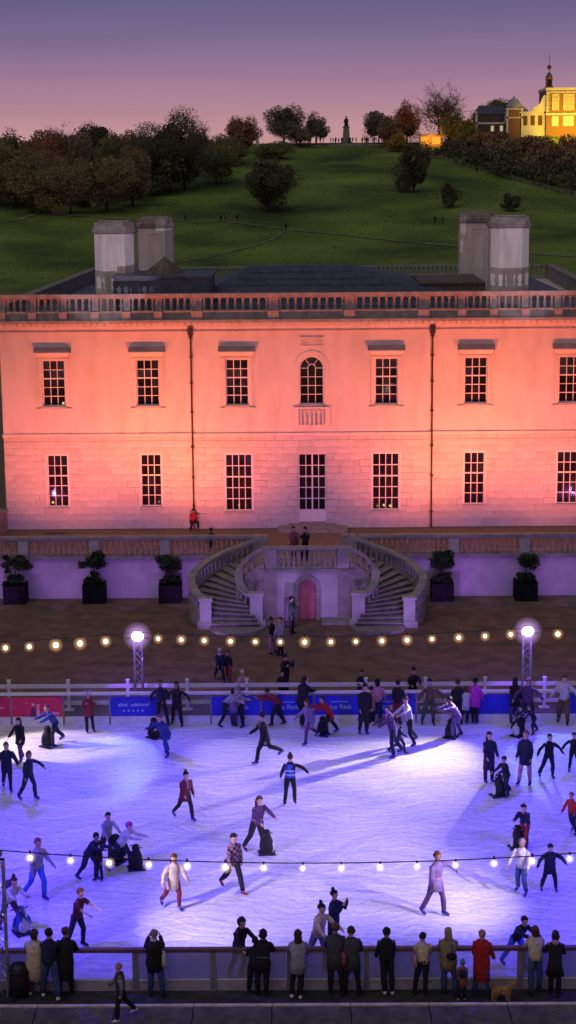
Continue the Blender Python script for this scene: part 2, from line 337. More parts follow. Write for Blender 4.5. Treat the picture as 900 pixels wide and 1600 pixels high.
TREES = [
    (-69.9, 330.7, 17.5, 15.5, 'olive', 'wide olive brown tree at the far left edge of the park', 0, False),
    (-66.9, 362.1, 15.1, 14.3, 'rust', 'rust coloured tree second from the left on the skyline', 0, False),
    (-64.3, 322.0, 13.6, 15.2, 'olive', 'dark green tree low in front of the rust coloured tree', 0, False),
    (-55.0, 320.5, 13.6, 11.8, 'brown', 'brown leaved tree with pale trunk beside the lower left path', 0, False),
    (-54.8, 370.1, 17.8, 12.5, 'dark', 'dark skyline tree with broad top left of the great dome', 0, False),
    (-46.6, 322.6, 14.6, 14.6, 'olive', 'pale olive tree directly above the front left chimney', 0, False),
    (-65.0, 380.7, 15.2, 11.4, 'grey', 'leafless spindly tree showing against the sky at left', 1, False),
    (-41.4, 332.5, 14.8, 9.4, 'brown', 'brown tree between the olive tree and the great dark dome', 0, False),
    (-46.1, 368.9, 15.1, 9.5, 'rust', 'reddish tree on the skyline left of the great dark dome', 0, False),
    (-33.6, 354.5, 20.8, 20.9, 'dark', 'great dark dome shaped tree, largest on the hill', 0, False),
    (-28.2, 381.3, 16.5, 9.0, 'grey', 'wispy leafless tree at the right shoulder of the great dome', 1, False),
    (-22.3, 367.1, 10.5, 11.8, 'green', 'low green tree right of the great dome', 0, True),
    (-36.7, 350.4, 7.9, 9.7, 'dark', 'low dark shrub at the foot of the great dome', 0, True),
    (-17.4, 426.8, 11.2, 11.4, 'rust', 'rust brown tree beside the small white obelisk', 0, False),
    (-5.1, 445.1, 13.1, 12.5, 'grey', 'tall dark grey tree left of the gap with the statue', 0, False),
    (4.7, 445.3, 9.8, 9.0, 'grey', 'smaller rounded grey tree nearest the statue on its left', 0, False),
    (-8.4, 322.6, 14.5, 15.2, 'dark', 'big dark bush standing alone mid slope left of centre', 0, True),
    (-7.8, 416.9, 5.4, 14.8, 'green', 'scrubby low bush on the crest above the big dark bush', 0, True),
    (24.0, 446.0, 10.9, 9.8, 'grey', 'rounded grey tree nearest the statue on its right', 0, False),
    (32.5, 443.7, 12.9, 9.0, 'rust', 'red brown tree left of the orange lit pavilion', 0, False),
    (42.7, 446.0, 18.4, 16.8, 'grey', 'tall leafless grey tree, highest on the skyline', 1, False),
    (28.5, 348.3, 13.2, 11.3, 'dark', 'tall dark bush on the slope below the orange lit pavilion', 0, True),
    (29.0, 429.7, 5.6, 7.6, 'gold', 'yellowing bush above the tall dark slope bush', 0, True),
    (35.6, 326.4, 6.5, 4.9, 'dark', 'small dark bush below the diagonal railing', 0, True),
    (49.8, 319.6, 4.3, 4.5, 'dark', 'small round bush right above the right hand chimneys', 0, True),
    (48.3, 425.1, 10.7, 10.6, 'gold', 'yellow leaved tree right of the orange lit pavilion', 0, False),
    (61.8, 439.8, 10.7, 16.6, 'green', 'dark green tree behind the small domed pavilion', 0, False),
    (56.1, 448.0, 8.6, 9.8, 'grey', 'bare tree behind the long grey building', 1, False),
    (-20.7, 399.7, 9.5, 10.8, 'brown', 'brown bush left of the rust brown tree', 0, True),
    (-76.5, 360.3, 15.2, 10.0, 'dark', 'dark tree on the skyline at the very left edge', 0, False),
    (-57.0, 360.9, 15.0, 8.3, 'brown', 'brown tree behind the leafless spindly tree', 0, False),
    (-39.5, 359.1, 15.2, 8.3, 'brown', 'brown tree on the left shoulder of the great dome', 0, False),
    (-47.3, 347.8, 15.7, 11.3, 'green', 'green tree between the olive tree and the reddish skyline tree', 0, False),
    (-62.8, 340.3, 13.6, 13.3, 'brown', 'brown tree in the middle of the wood at left', 0, False),
    (-76.8, 334.1, 17.7, 12.5, 'brown', 'brown tree cut by the left edge of the picture', 0, False),
    (-53.6, 333.3, 13.0, 9.4, 'olive', 'olive tree between two brown ones at the lower wood edge', 0, False),
    (-30.2, 357.7, 12.9, 9.9, 'dark', 'dark tree at the right foot of the great dome', 0, False),
    (-25.5, 404.5, 8.1, 9.1, 'brown', 'small brown tree on the crest right of the great dome', 0, False),
    (0.0, 441.4, 6.8, 7.8, 'brown', 'small brown tree filling the gap between the two grey crest trees', 0, False),
    (27.5, 438.9, 9.4, 8.5, 'brown', 'brown tree between the rounded grey and the red brown tree', 0, False),
    (45.7, 434.6, 12.0, 9.6, 'green', 'green tree at the foot of the tall leafless tree', 0, False),
]
THICK = [([(42.4, 411.0, 6, 3.5), (46.7, 398.0, 8, 4), (51.1, 388.5, 8, 4), (56.8, 377.5, 9, 4), (62.6, 369.0, 9, 4.5), (67.9, 359.2, 9, 4.5), (72.9, 349.2, 9, 4)], 'dark', 1), ([(49.6, 419.0, 7, 4), (54.7, 405.8, 9, 4.5), (61.0, 397.0, 9, 5), (67.2, 390.2, 10, 5), (73.3, 383.5, 10, 5), (79.1, 376.8, 10, 5)], 'brown', 2), ([(54.3, 419.2, 8, 3.6), (61.1, 413.2, 9, 3.6), (68.1, 410.5, 9, 3.8), (75.1, 408.2, 9, 4), (82.2, 406.2, 9, 4)], 'rust', 3), ([(44.9, 426.8, 5, 3.5), (47.6, 431.5, 6, 3.5), (51.8, 431.8, 6, 3)], 'dark', 4), ([(-85.2, 400.8, 12, 7), (-74.9, 404.8, 12, 7), (-63.8, 403.8, 12, 7), (-52.4, 398.5, 12, 7), (-43.3, 398.0, 10, 6), (-27.3, 402.2, 8, 5), (-18.4, 407.2, 6, 3)], 'brown', 5), ([(-73.4, 339.0, 10, 5), (-63.8, 339.0, 10, 5), (-52.7, 338.8, 9, 5), (-43.7, 344.5, 8, 4)], 'dark', 6)]
LAMPS = [(-13.62, 8.67), (-14.38, 3.14), (-8.48, 3.13), (-4.05, 2.92), (-3.69, 2.92), (3.62, 2.83), (3.97, 2.86), (4.32, 2.82)]
LAMPLAB = {(-13.62, 8.67): 'small warm lamp in the first upper window from the left', (-14.38, 3.14): 'tiny orange lamp in the first lower window', (-8.48, 3.13): 'warm lamp at the corner of the second lower window', (-4.05, 2.92): 'left one of two warm lamps in the third lower window', (-3.69, 2.92): 'right one of two warm lamps in the third lower window', (3.62, 2.83): 'left candle like lamp in the lower window right of the door', (3.97, 2.86): 'middle candle like lamp in the lower window right of the door', (4.32, 2.82): 'right candle like lamp in the lower window right of the door'}
OBX0, PAVX, LGX, KIX, STX, OBLX = 72.83, 63.65, 56.91, 39.44, 14.20, -13.21
POTS = [(-14.91, 'potted tree standing at the left edge of the court'), (-10.97, 'potted tree in the middle of the three left of the stair'), (-7.18, 'potted tree nearest the stair on its left'), (6.37, 'potted tree nearest the stair on its right'), (10.53, 'potted tree behind the right light tower')]
FBL = [-12.2, -11.27, -10.23, -9.28, -8.28]
FBM = [-6.23, -5.33, -4.43, -3.41, -2.44, -1.47, -0.52, 0.5, 1.47, 2.49, 3.47, 4.44, 5.48, 6.5, 7.5]
FBR = [9.33, 10.33]
FBN = [-7.59, -6.56, -5.58, -4.57, -3.59, -2.61, -1.64, -0.64, 0.34, 1.33, 2.27, 3.25, 4.23, 5.2, 6.15]
KINDS = 'rrcsciiiicbci'; RC = 1
RX0 = -12.27
NJ = [-9.01, -7.01, -5.01, -2.99, -1.01, 1.0, 3.0, 4.98, 6.97]; NCLEAR = (1, 6)
UPLAB = ['uplight at the far left end of the terrace', 'uplight behind the balustrade just left of the stair', 'uplight behind the balustrade just right of the stair', 'uplight at the right end of the terrace']
BAGLAB = {'spectator in black coat taking a photo over the front barrier': 'cream tote bag on the arm of the spectator taking a photo', 'spectator in dark coat with a reddish bag right beside the quilted jacket': 'reddish shoulder bag at the side of the dark coated spectator', 'spectator in cream jacket with pink bag at the front barrier': 'pink bag hanging beside the cream jacketed spectator', 'long haired spectator in olive coat with a black bag across the back': 'black bag slung across the olive coat', 'child in teal bobble hat and rust coloured coat at the front barrier': 'navy backpack worn by the child in the teal hat', 'skater in white top with purple backpack behind the left pole': 'purple backpack of the skater behind the left pole', 'person with pale hood and dark coat strolling on the court left of its centre': 'black shoulder bag of the pale hooded person on the court'}
PEOPLE = [
    (-6.58, -0.6, 1.765, 1.55, 20, 'crouch', 'jacket', 'red', 'black', 'hat', 'black', 'black', '', 'person in red jacket crouching by the left drainpipe of the house'),
    (-5.18, -7.9, 1.765, 1.6, 200, 'still', 'coat', 'black', 'black', 'short', 'hblack', 'black', '', 'dark coated person with back turned behind the left terrace balustrade'),
    (-0.99, -11.4, 2.5, 1.62, 10, 'still', 'puffer', 'dkpink', 'black', 'long', 'hblack', 'black', '', 'person in dark pink jacket standing at the stair landing balustrade'),
    (-0.43, -11.4, 2.5, 1.6, -15, 'phot', 'jacket', 'black', 'black', 'hat', 'black', 'black', '', 'person in black with both arms raised taking a photo on the stair landing'),
    (-1.12, -15.68, 0, 1.71, 80, 'phone', 'coat', 'green', 'black', 'short', 'hblack', 'black', '', 'person in dark green coat standing in front of the red arched door'),
    (-1.96, -19.01, 0, 1.58, 60, 'still', 'jacket', 'black', 'pink', 'bun', 'hblack', 'black', '', 'person in black jacket and pink trousers on the court below the string lights'),
    (-1.59, -19.33, 0, 1.67, -40, 'still', 'coat', 'ltgrey', 'black', 'short', 'hbrown', 'black', '', 'person in pale coat close beside the pink trousered one on the court'),
    (-4.08, -23.17, 0, 1.42, 15, 'walk', 'coat', 'navy', 'black', 'hood', 'white', 'black', 'bag:black', 'person with pale hood and dark coat strolling on the court left of its centre'),
    (-3.72, -23.27, 0, 1.34, -20, 'walk', 'jacket', 'black', 'dkred', 'short', 'hblack', 'black', '', 'person in black jacket strolling close beside the pale hooded one on the court'),
    (-3.02, -26.72, 0, 1.5, 10, 'rail', 'puffer', 'pink', 'black', 'hat', 'white', 'black', '', 'person with pale hat and pinkish jacket leaning on the white post fence'),
    (-1.32, -25.03, 0, 1.6, 40, 'phone', 'coat', 'black', 'black', 'hat', 'black', 'black', 'phone:black', 'person in black hat holding a phone by the fence'),
    (-1.43, -26.58, 0, 1.42, 0, 'rail', 'coat', 'black', 'black', 'hood', 'black', 'black', '', 'child in black hood leaning over the white post fence'),
    (1.74, -26.81, 0, 1.5, 0, 'rail', 'puffer', 'black', 'black', 'short', 'hblack', 'black', '', 'person in black puffer jacket leaning both arms on the white post fence right of centre'),
    (3.77, -27.02, 0, 1.64, 10, 'rail', 'jacket', 'black', 'black', 'pompom', 'black', 'black', '', 'person in black bobble hat leaning on the post fence nearest the right tower'),
    (-8.79, -29.82, 0.004, 1.5, 20, 'phone', 'coat', 'dkred', 'black', 'antler', 'white', 'skateb', '', 'skater in dark red coat and white antler hat before the clear panel'),
    (-6.07, -29.2, 0.004, 1.73, 15, 'back', 'jacket', 'navy', 'black', 'short', 'hbrown', 'skateb', '', 'man in navy jacket resting back against the barrier near the left tower'),
    (-5.45, -29.2, 0.004, 1.72, -10, 'wide', 'jacket', 'black', 'black', 'long', 'hblack', 'skateb', '', 'long haired skater in black with arms spread along the barrier near the left tower'),
    (-5.64, -32.66, 0.004, 1.72, -35, 'push', 'coat', 'blue', 'blue', 'short', 'dkpink', 'skate', '', 'skater in bright blue coat and trousers bending over an aid near the left tower'),
    (-3.55, -29.2, 0.004, 1.75, 60, 'bend', 'jacket', 'ltgrey', 'black', 'short', 'hgrey', 'skateb', '', 'person in light grey jacket bending over a child at the barrier'),
    (-3.28, -29.31, 0.004, 1.44, 170, 'still', 'coat', 'lilac', 'purple', 'bob', 'hblack', 'skateb', '', 'child in lilac coat seen from behind beside the bending adults at the barrier'),
    (-3.0, -29.2, 0.004, 1.7, -50, 'fwd', 'jacket', 'ltgrey', 'black', 'hat', 'white', 'skateb', '', 'skater in white hat reaching for the barrier ledge beside the lilac child'),
    (-1.99, -33.42, 0.004, 1.86, -70, 'stride', 'coat', 'black', 'black', 'bun', 'hblack', 'skate', '', 'skater in black coat striding left ahead of the blue banner'),
    (-1.53, -29.2, 0.004, 1.68, -80, 'bend', 'jacket', 'dkred', 'black', 'short', 'hblack', 'skateb', '', 'skater in dark red and green doubled over by the middle of the blue banner'),
    (-0.62, -29.2, 0.004, 1.86, 150, 'fwd', 'coat', 'black', 'black', 'long', 'hblack', 'skateb', '', 'long haired skater in black facing the barrier at the centre of the blue banner'),
    (-0.38, -31.32, 0.004, 1.67, -60, 'stride', 'coat', 'lilac', 'purple', 'long', 'hred', 'skate', '', 'skater in pale lilac coat gliding left below the centre of the blue banner'),
    (0.4, -30.3, 0.004, 1.6, -70, 'push', 'puffer', 'red', 'black', 'short', 'hbrown', 'skate', '', 'skater in bright red puffer jacket bent over an aid'),
    (1.73, -30.25, 0.004, 1.84, 10, 'still', 'long', 'black', 'black', 'bun', 'hblack', 'skate', '', 'tall skater dressed in black standing before the words on the blue banner'),
    (2.02, -29.2, 0.004, 1.47, 160, 'still', 'coat', 'tan', 'black', 'short', 'hblack', 'skateb', '', 'child in tan coat half hidden beside the tall black dressed skater'),
    (2.26, -29.2, 0.004, 1.75, 175, 'still', 'jacket', 'pink', 'navy', 'bob', 'hblack', 'skate', '', 'person in pale pink jacket with back turned at the barrier'),
    (2.64, -32.81, 0.004, 1.86, -75, 'fwd', 'jacket', 'purple', 'navy', 'short', 'hred', 'skate', 'scarf:pink', 'skater in purple jacket and pink scarf arm out casting a long shadow to the left'),
    (2.91, -32.53, 0.004, 1.22, 70, 'stride', 'jacket', 'navy', 'navy', 'short', 'hblack', 'skateb', '', 'small navy skater close behind the pink scarfed one'),
    (3.33, -31.54, 0.004, 1.84, -60, 'fwd', 'sweater', 'white', 'black', 'short', 'hred', 'skate', '', 'skater in plain white top leaning left beside the purple skater'),
    (3.05, -29.2, 0.004, 1.69, 160, 'still', 'jacket', 'black', 'dkred', 'short', 'hblack', 'skateb', '', 'person in black with dark red trousers facing away at the end of the blue banner'),
    (4.27, -29.2, 0.004, 1.74, 5, 'wide', 'jacket', 'brown', 'green', 'short', 'hblack', 'skateb', '', 'skater in brown jacket with both arms on the barrier beside the clear panel'),
    (5.16, -30.76, 0.004, 1.7, -65, 'push', 'coat', 'lilac', 'lilac', 'short', 'hblack', 'skateb', '', 'skater in lilac coat pushing an aid left with one leg stretched behind'),
    (5.34, -29.2, 0.004, 1.7, 170, 'still', 'jacket', 'black', 'black', 'short', 'hbrown', 'skateb', '', 'adult in black facing away beside a white topped child at the barrier'),
    (5.66, -29.2, 0.004, 1.45, -170, 'still', 'puffer', 'white', 'navy', 'bob', 'hbrown', 'skateb', '', 'child in white jacket between the black and magenta jackets at the barrier'),
    (6.01, -29.2, 0.004, 1.75, 160, 'still', 'puffer', 'magenta', 'black', 'short', 'hblack', 'skateb', '', 'skater in vivid magenta jacket at the barrier'),
    (7.55, -29.2, 0.004, 1.77, 160, 'still', 'coat', 'black', 'purple', 'long', 'hblack', 'skateb', '', 'long haired person in black with purple trousers left of the right tower'),
    (7.99, -29.52, 0.004, 1.86, -10, 'wide', 'jacket', 'purple', 'navy', 'hat', 'dkpink', 'skate', '', 'skater in purple jacket and red hat directly in front of the right tower'),
    (7.67, -30.51, 0.004, 1.25, -30, 'push', 'jacket', 'navy', 'navy', 'short', 'hblack', 'skateb', '', 'child in navy clutching an aid below the right tower'),
    (8.12, -30.37, 0.004, 1.2, -60, 'push', 'jacket', 'navy', 'navy', 'short', 'hblack', 'skateb', '', 'smaller child in dark navy trailing behind an aid below the right tower'),
    (9.43, -29.2, 0.004, 1.86, -15, 'wide', 'jacket', 'white', 'brown', 'bob', 'hred', 'skateb', '', 'person in white jacket and brown trousers with arms out at the far right barrier'),
    (-10.87, -33.06, 0.004, 1.58, -30, 'glide', 'coat', 'black', 'purple', 'long', 'hblack', 'skate', '', 'long haired skater in black coat gliding on the bright ice at far left'),
    (-10.84, -36.15, 0.004, 1.72, 15, 'glide', 'coat', 'navy', 'navy', 'short', 'dkpink', 'skate', '', 'broad man in navy coat skating forwards at the far left edge'),
    (-9.95, -37.03, 0.004, 1.67, 50, 'armL', 'jacket', 'navy', 'navy', 'bob', 'hred', 'skate', '', 'skater in navy stretching an arm to the right beside the broad man'),
    (-9.84, -31.45, 0.004, 1.72, -50, 'push', 'jacket', 'blue', 'navy', 'short', 'dkpink', 'skate', '', 'skater in blue jacket bent over an aid below the red banner'),
    (-4.51, -38.89, 0.004, 1.64, 35, 'stride', 'coat', 'maroon', 'black', 'bun', 'hblack', 'skate', 'scarf:pink', 'skater in maroon coat and pink scarf striding alone left of centre'),
    (-1.05, -37.65, 0.004, 1.7, 175, 'lift', 'jacket', 'black', 'black', 'bun', 'hbrown', 'skateb', 'vest:hivis', 'rink marshal in blue reflective vest gliding on one leg at the centre of the ice'),
    (-2.07, -41.8, 0.004, 1.86, 35, 'fwd', 'jacket', 'purple', 'black', 'long', 'hred', 'skateb', 'belt:pink', 'skater in purple top and pink belt with flowing hair holding an aid at centre'),
    (-2.7, -44.71, 0.004, 1.83, 35, 'walk', 'jacket', 'plaid', 'black', 'short', 'hblack', 'dkred', '', 'man in checked shirt and dark trousers crossing the middle of the ice'),
    (-4.37, -46.04, 0.004, 1.71, 20, 'glide', 'coat', 'cream', 'dkred', 'long', 'hred', 'skate', '', 'long haired skater in pale cream coat lit up white left of centre'),
    (-8.43, -45.19, 0.004, 1.85, 45, 'glide', 'sweater', 'ltgrey', 'bjeans', 'short', 'dkpink', 'skate', '', 'skater in pale shirt and bright blue jeans at the left under the string lights'),
    (-7.09, -43.81, 0.004, 1.62, 60, 'push', 'jacket', 'navy', 'navy', 'short', 'hblack', 'skate', '', 'adult in navy bending towards a child in the group left of centre'),
    (-6.81, -43.81, 0.004, 1.15, -20, 'stand', 'jacket', 'black', 'black', 'hat', 'dkgrey', 'skateb', '', 'small child in black held up by the navy dressed adult'),
    (-6.69, -42.44, 0.004, 1.6, 30, 'fwd', 'sweater', 'ltgrey', 'black', 'tail', 'hblack', 'skateb', '', 'skater in pale sweater with dark ponytail behind the group left of centre'),
    (-6.19, -43.1, 0.004, 1.66, 65, 'push', 'sweater', 'white', 'navy', 'hat', 'magenta', 'skate', '', 'skater in white sweater and magenta hat bent forward over an aid'),
    (-6.84, -48.47, 0.004, 1.72, 60, 'fwd', 'tee', 'maroon', 'navy', 'short', 'hred', 'skateb', '', 'man in maroon short sleeved shirt reaching right near the bottom left barrier'),
    (-8.9, -47.35, 0.004, 1.78, 40, 'push', 'sweater', 'white', 'purple', 'bun', 'hbrown', 'skate', 'pack:purple', 'skater in white top with purple backpack behind the left pole'),
    (5.86, -35.54, 0.004, 1.71, 20, 'still', 'long', 'navy', 'navy', 'long', 'hblack', 'skate', '', 'skater in long navy coat standing in the cool light pool at right'),
    (7.07, -35.88, 0.004, 1.86, -25, 'still', 'coat', 'navy', 'pink', 'short', 'dkpink', 'skate', '', 'skater in navy jacket with bare pinkish legs in the right light pool'),
    (7.98, -35.25, 0.004, 1.57, 10, 'wide', 'jacket', 'black', 'navy', 'short', 'hblack', 'skateb', '', 'slim skater in black with arms held low and apart in the right light pool'),
    (8.95, -34.62, 0.004, 1.42, -10, 'wide', 'jacket', 'black', 'navy', 'short', 'hblack', 'skateb', '', 'skater in black cut by the right edge of the picture near the light pool'),
    (6.29, -36.99, 0.004, 1.41, -60, 'fwd', 'jacket', 'black', 'navy', 'hat', 'black', 'skate', '', 'child in black hat steadying on an aid below the right light pool'),
    (6.33, -41.55, 0.004, 1.6, -20, 'push', 'jacket', 'navy', 'dkred', 'short', 'hblack', 'skate', '', 'skater in navy and dark red bending over an aid at right'),
    (7.99, -40.35, 0.004, 1.36, -40, 'glide', 'jacket', 'red', 'navy', 'short', 'dkpink', 'skate', '', 'skater in red jacket at the right edge of the ice'),
    (6.63, -44.83, 0.004, 1.42, 5, 'wide', 'coat', 'navy', 'black', 'hat', 'navy', 'skate', '', 'child in navy coat with arms held out at the right under the string lights'),
    (5.79, -45.14, 0.004, 1.75, -30, 'glide', 'sweater', 'white', 'jeans', 'short', 'hgrey', 'skate', '', 'skater in white top and blue jeans right of centre under the string lights'),
    (3.14, -46.43, 0.004, 1.86, 40, 'armL', 'coat', 'lilac', 'purple', 'short', 'hred', 'skate', 'belt:pink', 'skater in lilac coat with one arm stretched right and a long shadow behind'),
    (-2.34, -50.42, 0.004, 1.75, 40, 'fwd', 'jacket', 'black', 'black', 'hood', 'black', 'skateb', '', 'hooded skater in black reaching out just inside the front barrier'),
    (-0.25, -49.81, 0.004, 1.86, 40, 'fwd', 'sweater', 'cream', 'lilac', 'bun', 'hblack', 'skateb', '', 'skater in cream top near the front barrier holding hands with a dark clad friend'),
    (0.19, -48.78, 0.004, 1.7, 60, 'phot', 'coat', 'navy', 'black', 'bun', 'hblack', 'skateb', '', 'dark skater with a high hair bun holding her hands out near the front barrier'),
    (5.03, -49.76, 0.004, 1.62, 35, 'push', 'jacket', 'navy', 'bjeans', 'short', 'hblack', 'skate', '', 'skater in navy leaning on the inside of the front barrier at right'),
    (-7.6, -51.22, 0.012, 1.73, 172, 'rail', 'long', 'cream', 'purple', 'bob', 'hbrown', 'cream', '', 'spectator in long cream quilted coat at the left of the walkway'),
    (-7.19, -51.35, 0.012, 1.82, 180, 'rail', 'jacket', 'navy', 'jeans', 'short', 'hblack', 'white', '', 'spectator in navy jacket with white trainers between the cream and black coats'),
    (-6.77, -51.22, 0.012, 1.78, 186, 'rail', 'long', 'black', 'black', 'short', 'hred', 'black', '', 'reddish haired spectator in long black coat third along the walkway from the left'),
    (-4.48, -51.24, 0.012, 1.74, 186, 'phot', 'coat', 'black', 'jeans', 'short', 'hgrey', 'black', 'scarf:cream tote:cream', 'spectator in black coat taking a photo over the front barrier'),
    (-1.68, -51.27, 0.012, 1.7, 180, 'rail', 'coat', 'black', 'black', 'hood', 'black', 'black', 'belt:green', 'spectator in long black parka leaning on the middle of the front barrier'),
    (-1.9, -51.22, 0.012, 1.5, 170, 'rail', 'jacket', 'black', 'black', 'short', 'hblack', 'black', '', 'dark haired spectator mostly hidden beside the black parka'),
    (-0.77, -51.35, 0.012, 1.75, 184, 'rail2', 'puffer', 'ltgrey', 'black', 'long', 'hbrown', 'white', 'belt:grey', 'spectator in pale grey belted puffer coat with one knee bent'),
    (0.18, -51.22, 0.012, 1.86, 178, 'rail', 'puffer', 'dkgrey', 'black', 'hat', 'brown', 'black', '', 'tall spectator in dark quilted jacket left of a couple at the front barrier'),
    (0.61, -51.22, 0.012, 1.77, 190, 'rail', 'coat', 'dkgrey', 'black', 'short', 'hbrown', 'black', 'bag:dkpink', 'spectator in dark coat with a reddish bag right beside the quilted jacket'),
    (1.5, -51.23, 0.012, 1.77, 180, 'still', 'jacket', 'black', 'black', 'short', 'hblack', 'white', '', 'spectator in black jacket and white trainers standing alone at the front barrier'),
    (2.44, -51.22, 0.012, 1.6, 182, 'rail', 'jacket', 'cream', 'black', 'short', 'hblack', 'black', 'bag:pink', 'spectator in cream jacket with pink bag at the front barrier'),
    (3.09, -51.22, 0.012, 1.71, 178, 'rail', 'coat', 'olive', 'jeans', 'long', 'blond', 'black', 'sling:black', 'long haired spectator in olive coat with a black bag across the back'),
    (3.94, -51.36, 0.012, 1.79, 165, 'still', 'long', 'red', 'jeans', 'bald', 'tan', 'black', '', 'spectator in knee length red coat between the child and the dog'),
    (3.42, -51.63, 0.012, 1.09, 180, 'still', 'coat', 'orange', 'black', 'pompom', 'teal', 'yellow', 'pack:navy', 'child in teal bobble hat and rust coloured coat at the front barrier'),
    (5.34, -51.22, 0.012, 1.75, 184, 'rail', 'jacket', 'cream', 'jeans', 'bob', 'hred', 'black', '', 'auburn haired spectator in cream jacket second from the right on the walkway'),
    (5.82, -51.38, 0.012, 1.7, 175, 'rail', 'skirt', 'black', 'black', 'bob', 'hbrown', 'black', 'hoodie:pink', 'spectator in black flared coat with a pale pink hood at the far right'),
    (-5.23, -52.53, 0.03, 1.49, -80, 'walk', 'jacket', 'dkgrey', 'black', 'bald', 'tan', 'white', 'sleeves:grey', 'man in dark vest with grey sleeves walking left past the metal strip'),
]
AIDS = [
    (-6.24, -30.54, 0.87, -130, '', 'black skating aid in front of the bright blue skater'),
    (-10.12, -31.5, 0.89, -120, '', 'black skating aid held by the blue jacketed skater below the red banner'),
    (0.13, -30.36, 0.82, -110, '', 'black skating aid pushed by the bright red jacket'),
    (4.94, -30.75, 0.82, -115, '', 'black skating aid pushed left by the lilac coat'),
    (6.04, -36.91, 0.87, -70, '', 'black skating aid beside the child below the right light pool'),
    (6.1, -41.49, 0.83, -80, '', 'dark skating aid under the bending navy and red skater at right'),
    (-1.77, -41.84, 0.87, 95, '', 'black skating aid right beside the purple topped skater at centre'),
    (-5.75, -42.99, 0.87, 100, '', 'black skating aid reached for by the magenta hatted skater'),
    (-6.42, -42.44, 0.99, 150, '', 'black skating aid half hidden behind the white sweater'),
    (-8.55, -47.47, 0.87, 30, 'blue', 'blue skating aid pushed by the white topped skater behind the left pole'),
    (7.52, -30.57, 0.93, -40, '', 'dark skating aid below the right light tower'),
]
CREST = [(15.3, 448.1), (15.2, 448.1), (2.7, 453.3), (0.4, 449.5), (20.1, 453.9), (14.6, 449.6), (20.6, 451.1), (22.9, 449.0), (9.3, 448.3), (7.0, 450.4), (19.4, 453.4), (13.0, 451.2), (5.0, 452.9), (23.4, 449.5), (11.7, 447.6), (26.0, 450.3), (21.2, 454.3), (22.9, 450.1), (16.1, 448.3), (22.2, 449.1), (20.5, 451.6), (28.7, 447.7), (2.4, 453.2), (22.9, 455.6), (17.3, 451.7), (10.8, 453.5), (12.8, 454.0), (28.0, 450.3), (15.4, 449.1), (25.3, 454.7), (15.0, 448.6), (6.1, 451.1), (3.1, 452.5), (-0.5, 450.7), (10.9, 449.3), (28.2, 452.9), (30.3, 451.4), (-0.2, 451.9), (25.8, 448.4), (20.2, 447.6), (27.1, 454.6), (12.9, 453.5), (20.8, 451.8), (18.9, 448.4), (27.5, 452.6), (10.1, 454.5)]
HILLP = [(-27.1, 310.8, 'visitor in dark clothes walking the park path above the back left chimney'), (-18.8, 309.5, 'first of two visitors on the path left of the park path fork'), (-17.7, 308.8, 'second of two visitors on the path left of the park path fork'), (-3.6, 299.0, 'lone visitor at the fork of the park paths'), (-15.1, 310.5, 'lone visitor just below the big dark bush'), (30.6, 306.2, 'left one of a pair resting on the grass above the right chimneys'), (32.2, 305.2, 'right one of a pair resting on the grass above the right chimneys'), (-62.5, 323.0, 'visitor on the lower left path under the trees'), (44.8, 393.2, 'upper visitor by the diagonal hillside railing'), (48.0, 383.8, 'lower visitor by the diagonal hillside railing')]
DOG = (4.46, -51.58)
BINP = (-8.01, -51.21, 0.01)

for pts_, wd_ in PATHS: path_strip(pts_, wd_)

# ice sheet, terrace, walkway
mb = MB(); mb.box(-30, 30, -50.95, -28.87, -.05, .004); tag(build(mb, 'ice', ICE), kind='structure')
mb = MB(); mb.box(-30, 30, -28.87, -26.4, -.05, .012); tag(build(mb, 'fence_side_path', mat('damp_gravel', (.07, .045, .035), .9, (.11, .075, .06), 3, .6, 20, detail=9)), kind='structure')
mb = MB(); mb.box(-30, 30, -51.84, -50.95, -.05, .010); tag(build(mb, 'walkway', RUBBER), kind='structure')
mb = MB(); mb.box(-30, 30, -8.5, 60, -.02, 1.76); tag(build(mb, 'terrace', GRAVEL2), kind='structure')
# trackway panels in front with a metal edge strip
tr_ = mb = MB(); mb.box(-30, 30, -58, -51.92, -.05, -.001)
tw_o = build(mb, 'service_road', DARKM); tag(tw_o, kind='structure')
pn = MB().box(-.985, .985, -2.6, 0, 0, .035)
pn2 = MB()
for sx in (-.16, .05): pn2.box(sx, sx+.11, -.42, -.34, .035, .05)
pn2.tube((-.9, -.62, .04), (.9, -.62, .04), .006, n=4)
pm = pn.mesh('trackway_panel'); pm.materials.append(TRACK); hm = pn2.mesh('panel_handle'); hm.materials.append(METAL)
for i in range(-7, 8):
    for j in range(2):
        o = build(pm, 'trackway_panel', TRACK, tw_o, loc=(i*2.0-.45, -51.93-j*2.62, random.uniform(0, .006)))
        h = build(hm, 'panel_handle', METAL, o)
eg = MB().box(-.99, .99, -.05, .05, 0, .07).mesh('edge_strip'); eg.materials.append(GOLD)
strip = thing('edge_strip', (0, -51.87, 0), 'long pale metal edging strip running along the front of the dark walkway', 'edging')
for i in range(-7, 8): build(eg, 'strip_section', GOLD, strip, loc=(i*2.0-.45, 0, 0))

